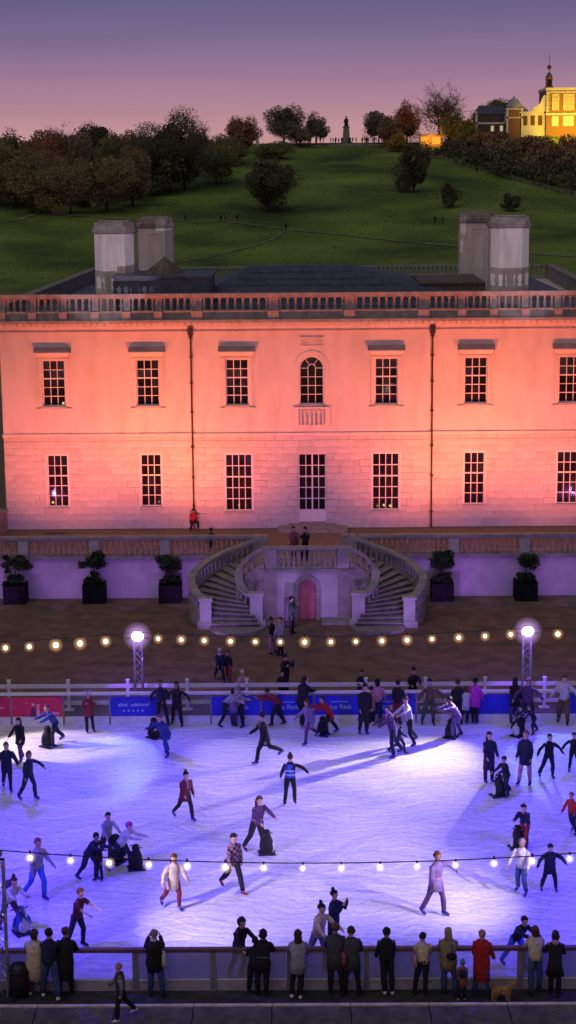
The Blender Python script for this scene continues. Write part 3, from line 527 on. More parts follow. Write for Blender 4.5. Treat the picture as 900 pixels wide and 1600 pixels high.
# ------------------------------------------------------------------ the white house
HX = 16.85
house = thing('white_house', (0, 0, 1.77), 'two storey stone house lit orange and pink with balustraded roof and tall chimneys', 'house')
HZ = 1.77
def hb(mb, name, m, smooth=False, parent=None):      # house part given in world coordinates
    o = build(mb, name, m, parent or house, smooth)
    if parent is None: o.location = (0, 0, -HZ)
    return o
Z0, ZS, ZC = 1.77, 6.98, 13.12
CB = 6.38                      # half width of the centre bay
def yf(x): return -.12 if abs(x) < CB else 0.0
UP = [(-14.0, 1.24), (-8.89, 1.24), (-4.04, 1.24), (4.04, 1.24), (8.89, 1.24), (14.0, 1.24)]
UZ0, UZ1 = 8.60, 11.11
LO = [(-13.95, 1.14, 3.02, 5.92), (-8.83, 1.14, 3.02, 5.92), (-4.02, 1.48, 2.76, 5.92), (4.02, 1.48, 2.76, 5.92), (8.87, 1.14, 3.02, 5.92), (13.95, 1.14, 3.02, 5.92)]
DOOR = (0, 1.50, 2.12, 5.92)
def wall_cells(mb, x0, x1, z0, z1, ops, y, t=.45):
    xs = sorted(set([x0, x1]+[v for o in ops for v in (o[0], o[1]) if x0 < v < x1]))
    zs = sorted(set([z0, z1]+[v for o in ops for v in (o[2], o[3]) if z0 < v < z1]))
    for i in range(len(xs)-1):
        for j in range(len(zs)-1):
            cx, cz = (xs[i]+xs[i+1])/2, (zs[j]+zs[j+1])/2
            if any(o[0] < cx < o[1] and o[2] < cz < o[3] for o in ops): continue
            mb.box(xs[i], xs[i+1], y, y+t, zs[j], zs[j+1])
ops_u = [(x-w_/2, x+w_/2, UZ0, UZ1) for x, w_ in UP]; AW, AZ0, AZS = .66, 8.62, 10.58
ops_u.append((-AW, AW, AZ0, AZS+AW))
mb = MB()
for a, b, y in ((-HX, -CB, 0), (-CB, CB, -.12), (CB, HX, 0)):
    wall_cells(mb, a, b, ZS+.10, ZC, [o for o in ops_u if a < (o[0]+o[1])/2 < b], y)
# spandrels of the arched opening
for s_ in (-1, 1):
    pts = [(s_*AW, AZS+AW), (s_*AW, AZS)]+[(s_*AW*math.cos(a), AZS+AW*math.sin(a)) for a in [R(10*k) for k in range(1, 10)]]
    n_ = len(pts); vs = [(p[0], -.12, p[1]) for p in pts]+[(p[0], .33, p[1]) for p in pts]
    mb.add(vs, [tuple(range(n_)), tuple(range(n_, 2*n_))]+[(i, (i+1) % n_, n_+(i+1) % n_, n_+i) for i in range(n_)])
hb(mb, 'upper_wall', STUCCO)
ops_l = [(x-w_/2, x+w_/2, a, b) for x, w_, a, b in LO]+[(-.75, .75, DOOR[2], DOOR[3])]
mb = MB()
for a, b, y in ((-HX, -CB, .05), (-CB, CB, -.07), (CB, HX, .05)):
    wall_cells(mb, a, b, Z0, ZS-.10, [o for o in ops_l if a < (o[0]+o[1])/2 < b], y, .4)
hb(mb, 'wall_core', JOINT)
# body of the house behind the front
mb = MB(); mb.prism([(-HX, 1.6), (HX, 1.6), (18.3, 38.5), (-16.1, 38.5)], Z0, 13.0); mb.box(-HX, -HX+.5, .45, 1.6, Z0, 13); mb.box(HX-.5, HX, .45, 1.6, Z0, 13)
hb(mb, 'rear_walls', STUCCO)
mb = MB().box(-HX+.5, HX-.5, 1.45, 1.6, Z0, 13).box(-HX+.5, HX-.5, .46, 1.45, ZS-.4, ZS+.5)
hb(mb, 'room_lining', INSIDE)
# ashlar blocks of the ground floor
blocks = []
H_ = .367; rows = 14
for r in range(rows):
    z0 = Z0+.12+r*H_ if r else Z0; z1 = Z0+.12+(r+1)*H_
    if z1 > ZS-.1: z1 = ZS-.1
    for a, b in ((-HX, -CB), (-CB, CB), (CB, HX)):
        y = yf((a+b)/2)
        cuts = [a]; x = a+(.55 if r % 2 else .98)
        while x < b-.35: cuts.append(x); x += random.choice((.86, .98, 1.08))
        cuts.append(b)
        for x0, x1 in zip(cuts[:-1], cuts[1:]):
            segs = [(x0, x1)]
            zc = (z0+z1)/2
            for o in ops_l:
                if o[2]-.12 < zc < o[3]+.05:
                    ns = []
                    for p, q in segs:
                        if q <= o[0] or p >= o[1]: ns.append((p, q))
                        else:
                            if p < o[0]-.02: ns.append((p, o[0]))
                            if q > o[1]+.02: ns.append((o[1], q))
                    segs = ns
            for p, q in segs:
                if q-p > .08: blocks.append((p, q, y, z0, z1))
blocks.sort(key=lambda b: -((b[1]-b[0])*(b[4]-b[3])))
rest = MB(); bcache = {}
for i, (p, q, y, z0, z1) in enumerate(blocks):
    g = .012; dy = random.uniform(0, .011)
    if i < 300:
        key = (round(q-p, 2), round(z1-z0, 2), i % 4)
        if key not in bcache:
            w2, h2 = key[0]/2-g, key[1]/2-g; c = .014
            t = MB(); t.add([(-w2, 0, -h2), (w2, 0, -h2), (w2, 0, h2), (-w2, 0, h2), (-w2-c*.8, c, -h2-c*.8), (w2+c*.8, c, -h2-c*.8), (w2+c*.8, c, h2+c*.8), (-w2-c*.8, c, h2+c*.8),
                   (-w2-c*.8, .06, -h2-c*.8), (w2+c*.8, .06, -h2-c*.8), (w2+c*.8, .06, h2+c*.8), (-w2-c*.8, .06, h2+c*.8)],
                  [(0, 1, 2, 3), (4, 5, 1, 0), (5, 6, 2, 1), (6, 7, 3, 2), (7, 4, 0, 3), (8, 9, 5, 4), (9, 10, 6, 5), (10, 11, 7, 6), (11, 8, 4, 7)])
            me = t.mesh('stone_block'); me.materials.append(ASH[i % 4]); bcache[key] = me
        o = build(bcache[key], 'stone_block', None, house); o.location = ((p+q)/2, y-dy, (z0+z1)/2-HZ)
    else: rest.box(p+g, q-g, y-dy, y+.06, z0+g, z1-g)
o = hb(rest, 'small_stone_blocks', ASH[1]); o['kind'] = 'stuff'
# string course, cornice, mouldings
mb = MB()
for a, b in ((-HX-.04, -CB-.06), (-CB-.06, CB+.06), (CB+.06, HX+.04)):
    y = yf((a+b)/2)
    mb.box(a, b, y-.09, y+.2, ZS-.02, ZS+.10); mb.box(a, b, y-.05, y+.2, ZS-.10, ZS-.02)
hb(mb, 'string_course', STUCCO)
mb = MB()
for a, b in ((-HX, -CB), (-CB, CB), (CB, HX)):
    y = yf((a+b)/2); mb.box(a, b, y-.07, y+.1, 12.54, 12.64); mb.box(a, b, y-.08, y+.1, 12.84, 12.92); mb.box(a, b, y-.20, y+.1, 12.92, 13.12)
x = -HX+.1
hb(mb, 'moulding', STUCCO)
mb = MB(); x = -HX+.15
while x < HX:
    y = yf(x); mb.box(x, x+.17, y-.55, y-.15, 12.98, 13.13); x += .36
o = hb(mb, 'cornice_brackets', STUCCO); o['kind'] = 'stuff'
mb = MB().box(-HX-.5, HX+.5, -.68, .5, 13.13, 13.28)
hb(mb, 'cornice', STONE2)
mb = MB().box(-HX-.12, HX+.12, -.42, .12, 13.28, 13.76)
hb(mb, 'parapet_band', STONE)
# roof balustrade
def baluster_mesh(h, r, name='baluster', m=STONE2):
    mb = MB(); prof = [(r*.9, 0), (r*.9, h*.07), (r*.45, h*.14), (r*.95, h*.32), (r*.8, h*.48), (r*.4, h*.74), (r*.5, h*.82), (r*.85, h*.9), (r*.85, h)]
    mb.lathe(prof, n=8); me = mb.mesh(name, True); me.materials.append(m); return me
BAL = baluster_mesh(.66, .12)
rb = thing('roof_balustrade', (0, 0, 0), 'x', 'x'); bpy.data.objects.remove(rb)
ped = [-4.0*1.52, -2.03, 2.03, 6.05]
PEDX = [-16.6, -14.95, -13.3, -11.6, -9.9, -8.2, -6.12, -2.04, 2.04, 6.02, 8.05, 9.75, 11.45, 13.2, 14.9, 16.6]
for x in PEDX:
    wd = .26 if x in (-6.12, -2.04, 2.04, 6.02) else .18
    pd = MB().box(-wd, wd, -.12, .12, 0, .68).box(-wd-.04, wd+.04, -.46, .16, -.478, -.02)
    o = hb(pd, 'pedestal', STONE2); o.location = (x, -.13, 13.76-HZ)
mb = MB().box(-HX-.1, HX+.1, -.34, .12, 14.42, 14.52).box(-HX-.14, HX+.14, -.38, .16, 14.52, 14.66)
hb(mb, 'top_rail', STONE2)
for a, b in zip(PEDX[:-1], PEDX[1:]):
    n_ = 9 if b-a > 3 else 5 if b-a > 1.8 else 4
    for k in range(n_):
        x = a+(b-a)*(k+.85)/(n_+.7)
        o = build(BAL, 'baluster', None, house); o.location = (x, -.13, 13.76-HZ)
# windows
PANES = {}
def pane_mesh(w_, h_, m):
    k = (round(w_, 3), round(h_, 3), m.name)
    if k not in PANES:
        me = MB().box(-w_/2, w_/2, -.004, .004, -h_/2, h_/2).mesh('pane'); me.materials.append(m); PANES[k] = me
    return PANES[k]
def window(name, x, w_, z0, z1, nx, nz, y, sill=True, lab=None, depth=.16, panelh=0):
    f = MB(); fy = y+depth; b = .055
    f.box(x-w_/2, x-w_/2+b, fy-.04, fy+.05, z0, z1); f.box(x+w_/2-b, x+w_/2, fy-.04, fy+.05, z0, z1)
    f.box(x-w_/2+b, x+w_/2-b, fy-.04, fy+.05, z1-b, z1); f.box(x-w_/2+b, x+w_/2-b, fy-.04, fy+.05, z0, z0+b+panelh)
    ix0, ix1, iz0, iz1 = x-w_/2+b, x+w_/2-b, z0+b+panelh, z1-b
    g = .042
    for i in range(1, nx):
        gx = ix0+(ix1-ix0)*i/nx; wdt = g*1.9 if (name == 'french_door' and i == nx//2) else g
        f.box(gx-wdt/2, gx+wdt/2, fy-.03, fy+.03, iz0, iz1)
    for j in range(1, nz):
        gz = iz0+(iz1-iz0)*j/nz; th = g*1.7 if (nz == 5 and j == 3) else g
        f.box(ix0, ix1, fy-.028, fy+.028, gz-th/2, gz+th/2)
    wo = hb(f, name, PAINT)
    if lab: wo['label'] = lab
    pw, ph = (ix1-ix0)/nx, (iz1-iz0)/nz
    for i in range(nx):
        for j in range(nz):
            o = build(pane_mesh(pw-g, ph-g, PANE if random.random() < .75 else PANE2), 'pane', None, wo)
            o.location = (ix0+pw*(i+.5), fy+.005, iz0+ph*(j+.5)); o.rotation_euler = (random.uniform(-.012, .012), 0, random.uniform(-.015, .015))
    if sill:
        s_ = MB().box(x-w_/2-.05, x+w_/2+.05, y-.10, fy-.05, z0-.10, z0-.005)
        build(s_, 'sill', WALLP, wo)
    return wo
for x, w_ in UP:
    y = yf(x); wo = window('window', x, w_, UZ0, UZ1, 3, 5, y)
    a = MB()   # moulded surround and hood
    for s_ in (-1, 1):
        a.box(x+s_*(w_/2+.11)-.11, x+s_*(w_/2+.11)+.11, y-.06, y+.02, UZ0-.02, UZ1+.02); a.box(x+s_*(w_/2+.30)-.05, x+s_*(w_/2+.30)+.05, y-.03, y+.02, UZ0-.02, UZ1+.25)
    a.box(x-w_/2-.22, x+w_/2+.22, y-.06, y+.02, UZ1+.02, UZ1+.12)
    a.box(x-w_/2-.34, x+w_/2+.34, y-.10, y+.02, UZ0-.20, UZ0-.11)
    build(a, 'surround', STUCCO, wo)
    h = MB(); W2 = 1.0
    h.add([(x-w_/2-.2, y, UZ1+.12), (x+w_/2+.2, y, UZ1+.12), (x+W2-.08, y-.34, UZ1+.38), (x-W2+.08, y-.34, UZ1+.38), (x-w_/2-.2, y, UZ1+.38), (x+w_/2+.2, y, UZ1+.38)],
          [(0, 1, 2, 3), (0, 3, 4), (1, 5, 2)])
    h.box(x-W2, x+W2, y-.42, y, UZ1+.38, UZ1+.45)
    h.add([(x-W2, y-.42, UZ1+.45), (x+W2, y-.42, UZ1+.45), (x+W2, y-.005, UZ1+.70), (x-W2, y-.005, UZ1+.70), (x-W2, y-.005, UZ1+.45), (x+W2, y-.005, UZ1+.45)], [(0, 1, 2, 3), (0, 3, 4), (1, 5, 2)], 1)
    build(h, 'window_hood', [STUCCO, HOODL], wo)
for x, w_, z0, z1 in LO:
    nx = 4 if w_ > 1.3 else 3
    wo = window('window', x, w_, z0, z1, nx, 5, yf(x), depth=.13)
    a = MB(); y = yf(x)
    for s_ in (-1, 1): a.box(x+s_*(w_/2+.035)-.035, x+s_*(w_/2+.035)+.035, y-.03, y+.02, z0, z1+.07)
    a.box(x-w_/2, x+w_/2, y-.03, y+.02, z1, z1+.07); build(a, 'surround', PAINT, wo)
    if w_ > 1.3:
        b_ = MB().box(x-.98, x+.98, y-.045, y-.02, 2.12, 2.56).box(x-1.04, x+1.04, y-.06, y-.02, 2.57, 2.64); build(b_, 'blind_panel', ASH[2], wo)
wo = window('french_door', 0, 1.50, 2.12, 5.92, 4, 5, -.12, sill=False, lab='white glazed central door up to the steps', depth=.13, panelh=.62)
# arched centre window
fy = -.12+.16; f = MB()
ring = lambda r: [(r*math.cos(R(a)), AZS+r*math.sin(R(a))) for a in range(0, 181, 12)]
def arc(mb, ro, ri, y0, y1):
    o_, i_ = ring(ro), ring(ri); n_ = len(o_)
    vs = [(p[0], y0, p[1]) for p in o_]+[(p[0], y0, p[1]) for p in i_]+[(p[0], y1, p[1]) for p in o_]+[(p[0], y1, p[1]) for p in i_]
    fs = []
    for k in range(n_-1): fs += [(k, k+1, n_+k+1, n_+k), (2*n_+k, 3*n_+k, 3*n_+k+1, 2*n_+k+1), (n_+k, n_+k+1, 3*n_+k+1, 3*n_+k), (k, 2*n_+k, 2*n_+k+1, k+1)]
    mb.add(vs, fs)
arc(f, AW, AW-.06, fy-.04, fy+.05)
for s_ in (-1, 1): f.box(min(s_*AW, s_*(AW-.06)), max(s_*AW, s_*(AW-.06)), fy-.04, fy+.05, AZ0, AZS)
f.box(-AW+.06, AW-.06, fy-.04, fy+.05, AZ0, AZ0+.06)
ix = AW-.06; g = .034; cz = (AZS-AZ0-.06)/4
for gx in (-ix/3, ix/3): f.box(gx-g/2, gx+g/2, fy-.03, fy+.03, AZ0+.06, AZS+.12)
for j in range(1, 5): 
    gz = AZ0+.06+cz*j
    if j < 4: f.box(-ix, ix, fy-.028, fy+.028, gz-g/2, gz+g/2)
    else:
        f.box(-ix, -ix/3, fy-.028, fy+.028, gz-g/2, gz+g/2); f.box(ix/3, ix, fy-.028, fy+.028, gz-g/2, gz+g/2)
arc(f, ix/3+.03, ix/3-.01, fy-.03, fy+.03)
for a in (55, 125):
    f.tube((.22*math.cos(R(a)), fy, AZS+.1+.12*math.sin(R(a))), ((AW-.03)*math.cos(R(a)), fy, AZS+(AW-.03)*math.sin(R(a))), .02, n=4)
aw = hb(f, 'arched_window', PAINT)
for i in range(3):
    for j in range(4):
        o = build(pane_mesh(2*ix/3-g, cz-g, PANE), 'pane', None, aw); o.location = (-ix+2*ix/3*(i+.5), fy+.005, AZ0+.06+cz*(j+.5))
pts = ring(AW-.06); n_ = len(pts)
fan = MB(); fan.add([(p[0], fy+.006, p[1]) for p in pts], [tuple(range(n_))]); build(fan, 'fan_pane', PANE, aw)
s_ = MB(); arc(s_, AW+.30, AW+.0, -.17, -.12)
for k in (-1, 1): s_.box(min(k*AW, k*(AW+.3)), max(k*AW, k*(AW+.3)), -.17, -.12, AZ0-.05, AZS)
build(s_, 'surround', STUCCO, aw); build(MB().box(-.72, .72, -.22, .02, AZ0-.10, AZ0-.005), 'sill', WALLP, aw)
bl = MB().box(-.98, .98, -.30, -.12, AZ0-.22, AZ0-.12).box(-.98, -.72, -.26, -.12, AZ0-1.1, AZ0-.22).box(.72, .98, -.26, -.12, AZ0-1.1, AZ0-.22).box(-.98, .98, -.26, -.12, AZ0-1.25, AZ0-1.1).box(-.72, .72, -.16, -.12, AZ0-1.1, AZ0-.22)
apron = build(bl, 'balcony_apron', STUCCO, aw)
bm_ = baluster_mesh(.84, .095, m=STUCCO)
for k in range(6): o = build(bm_, 'baluster', None, house); o.location = (-.60+.24*k, -.235, AZ0-1.08-HZ)
tb = MB().box(-.55, .55, -.16, -.12, 11.85, 12.23).box(-.62, .62, -.19, -.12, 12.23, 12.29).box(-.62, .62, -.19, -.12, 11.79, 11.85)
hb(tb, 'carved_tablet', ASH[0])
# drainpipes with hopper heads and brackets
for x in (-6.52, 6.52):
    p = MB().tube((x, -.12, 1.8), (x, -.12, 12.4), .048, n=8)
    p.box(x-.15, x+.15, -.30, -.02, 12.45, 12.85); p.box(x-.09, x+.09, -.24, -.02, 12.25, 12.45)
    for z in (2.6, 4.6, 6.3, 8.2, 9.8, 11.2): p.box(x-.085, x+.085, -.18, -.02, z, z+.10)
    hb(p, 'drainpipe', IRON)
# door steps
st = MB().box(-1.9, 1.9, -1.5, -.14, Z0-.01, Z0+.14).box(-1.3, 1.3, -1.0, -.14, Z0+.14, Z0+.28)
hb(st, 'door_step', STEPM)
# room lamps
for x, z in LAMPS:
    b_ = MB(); b_.ball((x, .75, z), .075, mi=0); b_.tube((x, .75, z-.45), (x, .75, z-.05), .02, mi=1)
    tag(build(b_, 'table_lamp', [WARMW, DARKM]), LAMPLAB[(x, z)], 'lamp', 'lamps glowing inside the house')
# roof
mb = MB().box(-HX+.3, HX-.3, .5, 38, 13.0, 13.25); hb(mb, 'flat_roof', LEAD)
def hip(name, x0, x1, y0, y1, z0, z1, rx0, rx1, ry0, ry1, m, nrow=7, ncol=34):
    # real slate courses on the slope seen from the front, the other slopes plain
    mb = MB(); base = [(x0, y0, z0), (x1, y0, z0), (x1, y1, z0), (x0, y1, z0)]; top = [(rx0, ry0, z1), (rx1, ry0, z1), (rx1, ry1, z1), (rx0, ry1, z1)]
    mb.loft([base, top]); ro = hb(mb, name, m)
    s_ = MB()
    for r in range(nrow):
        t0, t1 = r/nrow, (r+1)/nrow
        xa, xb = x0+(rx0-x0)*t0, x1+(rx1-x1)*t0; y_a, y_b = y0+(ry0-y0)*t0, y0+(ry0-y0)*t1; za, zb_ = z0+(z1-z0)*t0, z0+(z1-z0)*t1
        n_ = int((xb-xa)/.6); off = .3 if r % 2 else 0
        for k in range(n_):
            u0 = xa+(xb-xa)*k/n_+.01; u1 = xa+(xb-xa)*(k+1)/n_-.01
            sl = (x0+(rx0-x0)*t1); sr = (x1+(rx1-x1)*t1)
            if u0 < sl-.3 or u1 > sr+.3: continue
            l = .03+random.uniform(0, .02)
            s_.add([(u0, y_a-.03, za+l+.02), (u1, y_a-.03, za+l+.02), (u1, y_b, zb_+.015), (u0, y_b, zb_+.015), (u0, y_a-.03, za), (u1, y_a-.03, za)], [(0, 1, 2, 3), (4, 5, 1, 0)], random.randint(0, 1))
    so_ = build(s_, 'slate_courses', [m, SLATE2], ro); so_['kind'] = 'stuff'
hip('centre_roof', -8.0, 12.3, 2.0, 24, 13.3, 15.38, -3.67, 2.39, 13, 15, SLATE)
mb = MB().box(-11.0, -5.6, 3.5, 9.0, 13.2, 15.28).box(-11.1, -5.5, 3.4, 9.1, 15.28, 15.4)
for k in range(7): mb.box(-10.9+k*.86, -10.84+k*.86, 3.46, 3.5, 13.2, 15.28)
hb(mb, 'lead_roof_box', LEAD)
cn = MB(); cn.lathe([(1.08, -.3), (1.12, .1), (.60, .55), (.05, 1.0)], (-8.35, 6.5, 15.3), n=12)
for k in range(12):
    a = k*math.pi/6; cn.tube((-8.35+1.12*math.cos(a), 6.5+1.12*math.sin(a), 15.42), (-8.35, 6.5, 16.3), .03, n=4)
hb(cn, 'cone_roof', COPPER)
mb = MB().box(2.4, 10.4, 17.5, 18.0, 13.2, 14.45).box(2.3, 10.5, 17.3, 18.0, 14.45, 14.58); hb(mb, 'inner_parapet', STONE2)
mb = MB().box(6.5, 10.2, 8.0, 8.6, 13.2, 14.55).box(6.4, 10.2, 7.9, 15, 14.55, 14.66); hb(mb, 'inner_roof_edge', COPPER)
mb = MB().box(-7.2, -4.6, 14.0, 16.0, 13.2, 14.25); hb(mb, 'inner_parapet', STONE2)
# side and back parapets
for nm_, sx, xb in (('side_parapet', -1, -16.1), ('side_parapet', 1, 18.3)):
    xa = sx*HX
    mb = MB(); mb.prism([(xa-.22, .2), (xa+.22, .2), (xb+.22, 38.5), (xb-.22, 38.5)], 13.0, 13.95); mb.prism([(xa-.3, .2), (xa+.3, .2), (xb+.3, 38.6), (xb-.3, 38.6)], 13.95, 14.08); hb(mb, nm_, STONE)
mb = MB().box(-16, 18.2, 38.1, 38.5, 13.0, 13.3).box(-16, 18.2, 38.05, 38.55, 13.95, 14.08)
for k in range(100):
    mb.box(-15.9+k*.342, -15.76+k*.342, 38.2, 38.4, 13.3, 13.95)
o = hb(mb, 'back_balustrade', STONE2)
# chimneys
def chimney(x, y, wd, zt, capm):
    h = wd/2; c = h*.42; z0 = 13.1
    oc = lambda k, e=0: [(x+sx*(h*k+e), y+sy*(h*k+e)) for sx, sy in ()]
    def octo(hh, cc): return [(x-hh+cc, y-hh), (x+hh-cc, y-hh), (x+hh, y-hh+cc), (x+hh, y+hh-cc), (x+hh-cc, y+hh), (x-hh+cc, y+hh), (x-hh, y+hh-cc), (x-hh, y-hh+cc)]
    b = MB(); b.prism(octo(h, c), z0, zt-.75); ch = hb(b, 'chimney', CHIM)
    d = MB()
    d.loft([[(p[0], p[1], z) for p in octo(h+e, c+e*.5)] for e, z in ((.0, zt-.75), (.10, zt-.66), (.10, zt-.5), (.04, zt-.42), (.0, zt-.12), (-.25, zt-.05), (-.25, zt))])
    for sx in (-1, 0, 1): d.add([(x+sx*h*.5-.32, y-h-.14, zt-.5), (x+sx*h*.5+.32, y-h-.14, zt-.5), (x+sx*h*.5, y-h-.06, zt-.1), (x+sx*h*.5-.32, y-h+.2, zt-.5), (x+sx*h*.5+.32, y-h+.2, zt-.5)], [(0, 1, 2), (3, 0, 2), (1, 4, 2)])
    build(d, 'chimney_cap', capm, ch)
    e = MB().box(x-.42, x-.36, y-h-.04, y-h, 14, zt-1.1).box(x+.36, x+.42, y-h-.04, y-h, 14, zt-1.1).box(x-.42, x+.42, y-h-.05, y-h, zt-1.1, zt-1.0).box(x-.2, x+.2, y-h-.03, y-h, zt-1.35, zt-1.15)
    build(e, 'chimney_panel', CHIM, ch)
chimney(-11.26, 7.6, 2.26, 18.36, STONE); chimney(11.45, 7.6, 2.2, 18.5, STONE)
chimney(-9.92, 20.0, 2.22, 18.3, STONE); chimney(10.87, 20.0, 2.2, 18.45, STONE)

# ------------------------------------------------------------------ terrace wall, balustrade and horseshoe stair
SX = -.36
tb_ = thing('terrace_wall', (0, -8.7, 0), 'lilac lit terrace wall topped by a long stone balustrade below the house', 'terrace wall')
DZT = .20
def tp(mb, name, m, smooth=False):
    o = build(mb, name, m, tb_, smooth); o.location = (0, 8.2, DZT); return o
mb = MB().box(-26, 26, -8.2, -7.9, -.2, 1.80); tp(mb, 'retaining_wall', WALLP)
mb = MB()
for a, b in ((-26, SX-2.75), (SX+2.75, 26)): mb.box(a, b, -8.34, -7.85, 1.80, 2.0); mb.box(a, b, -8.27, -7.9, 2.0, 2.05)
tp(mb, 'plinth_course', STONE)
mb = MB()
for a, b in ((-26, SX-2.6), (SX+2.6, 26)): mb.box(a, b, -8.32, -7.9, 2.84, 2.98); mb.box(a, b, -8.26, -7.96, 2.78, 2.84)
tp(mb, 'handrail', STONE2)
TP = [SX-17.9, SX-14.2, SX-10.65, SX-7.1, SX+7.35, SX+10.9, SX+14.4, SX+18]
TPX = TP[:4]+[SX-2.75, SX+2.75]+TP[4:]
BT = baluster_mesh(.74, .105, m=mat('baluster_stone', (.34, .26, .20), .9, (.44, .35, .28), 3, .3, 16))
for x in TPX:
    o = tp(MB().box(x-.24, x+.24, -8.30, -7.93, 2.05, 2.78), 'pedestal', WALLP)
for a, b in zip(TPX[:-1], TPX[1:]):
    if a < SX < b: continue
    n_ = int((b-a-.5)/.255)
    for k in range(n_):
        x = a+.24+(b-a-.48)*(k+.5)/n_
        if abs(x) > 17.5: continue
        o = build(BT, 'baluster', None, tb_); o.location = (x, .09, 2.05+DZT)
# splayed side wall of the terrace on the left
mb = MB(); mb.prism([(-17.6, -2.6), (-17.2, -2.6), (-16.75, -.4), (-17.15, -.4)], 1.76, 2.9); mb.prism([(-17.68, -2.7), (-17.12, -2.7), (-16.68, -.4), (-17.22, -.4)], 2.9, 3.02)
mb.box(-22, -17.2, -2.7, -2.4, 1.76, 2.95)
tag(build(mb, 'side_wall', STONE), 'short rough stone wall closing the terrace beside the left house corner', 'wall')
tag(build(MB().box(-14.7, -13.5, -1.3, -.9, 1.765, 1.80), 'grating', IRON), 'dark iron grating in the terrace gravel below the first left window', 'grating')

stair = thing('horseshoe_stair', (SX, -10.5, 0), 'curved double stone staircase with balustrades meeting above a red arched door', 'staircase')
def sp(mb, name, m, smooth=False, parent=None):
    o = build(mb, name, m, parent or stair, smooth)
    if parent is None: o.location = (-SX, 10.5, 0)
    return o
LZ = 2.50
def spline(P, n=8):
    P = [Vector(p) for p in P]; P = [P[0]*2-P[1]]+P+[P[-1]*2-P[-2]]; out_ = []
    for i in range(1, len(P)-2):
        for k in range(n):
            t = k/n; a, b, c, d = P[i-1:i+3]
            out_.append(.5*((2*b)+(-a+c)*t+(2*a-5*b+4*c-d)*t*t+(-a+3*b-3*c+d)*t*t*t))
    out_.append(P[-2]); return out_
OUT = [(-2.2, -8.9, 3.18), (-3.88, -9.6, 2.68), (-4.87, -10.75, 2.40), (-5.53, -12.2, 2.01), (-5.34, -13.6, 1.66), (-4.77, -14.5, 1.36)]
INN = [(-2.02, -13.1, 3.57), (-2.76, -13.0, 3.12), (-3.22, -13.1, 2.49), (-3.19, -13.5, 1.96), (-2.84, -14.0, 1.60), (-2.40, -14.3, 1.55)]
def length_of(pts): return sum((pts[i+1]-pts[i]).length for i in range(len(pts)-1))
def at_len(pts, s_):
    for i in range(len(pts)-1):
        l = (pts[i+1]-pts[i]).length
        if s_ <= l: return pts[i].lerp(pts[i+1], s_/l), (pts[i+1]-pts[i]).normalized()
        s_ -= l
    return pts[-1], (pts[-1]-pts[-2]).normalized()
def ribbon(mb, pts, hw, zlo, zhi, floor=None):
    rings = []
    for i, p in enumerate(pts):
        t = (pts[min(i+1, len(pts)-1)]-pts[max(i-1, 0)]); t.z = 0; t.normalize(); nn = Vector((-t.y, t.x, 0))
        a, b = p+nn*hw, p-nn*hw
        lo = (lambda q: q.z+zlo) if floor is None else (lambda q: floor)
        rings.append([(a.x, a.y, lo(a)), (b.x, b.y, lo(b)), (b.x, b.y, b.z+zhi), (a.x, a.y, a.z+zhi)])
    mb.loft(rings)
BS = baluster_mesh(.60, .085)
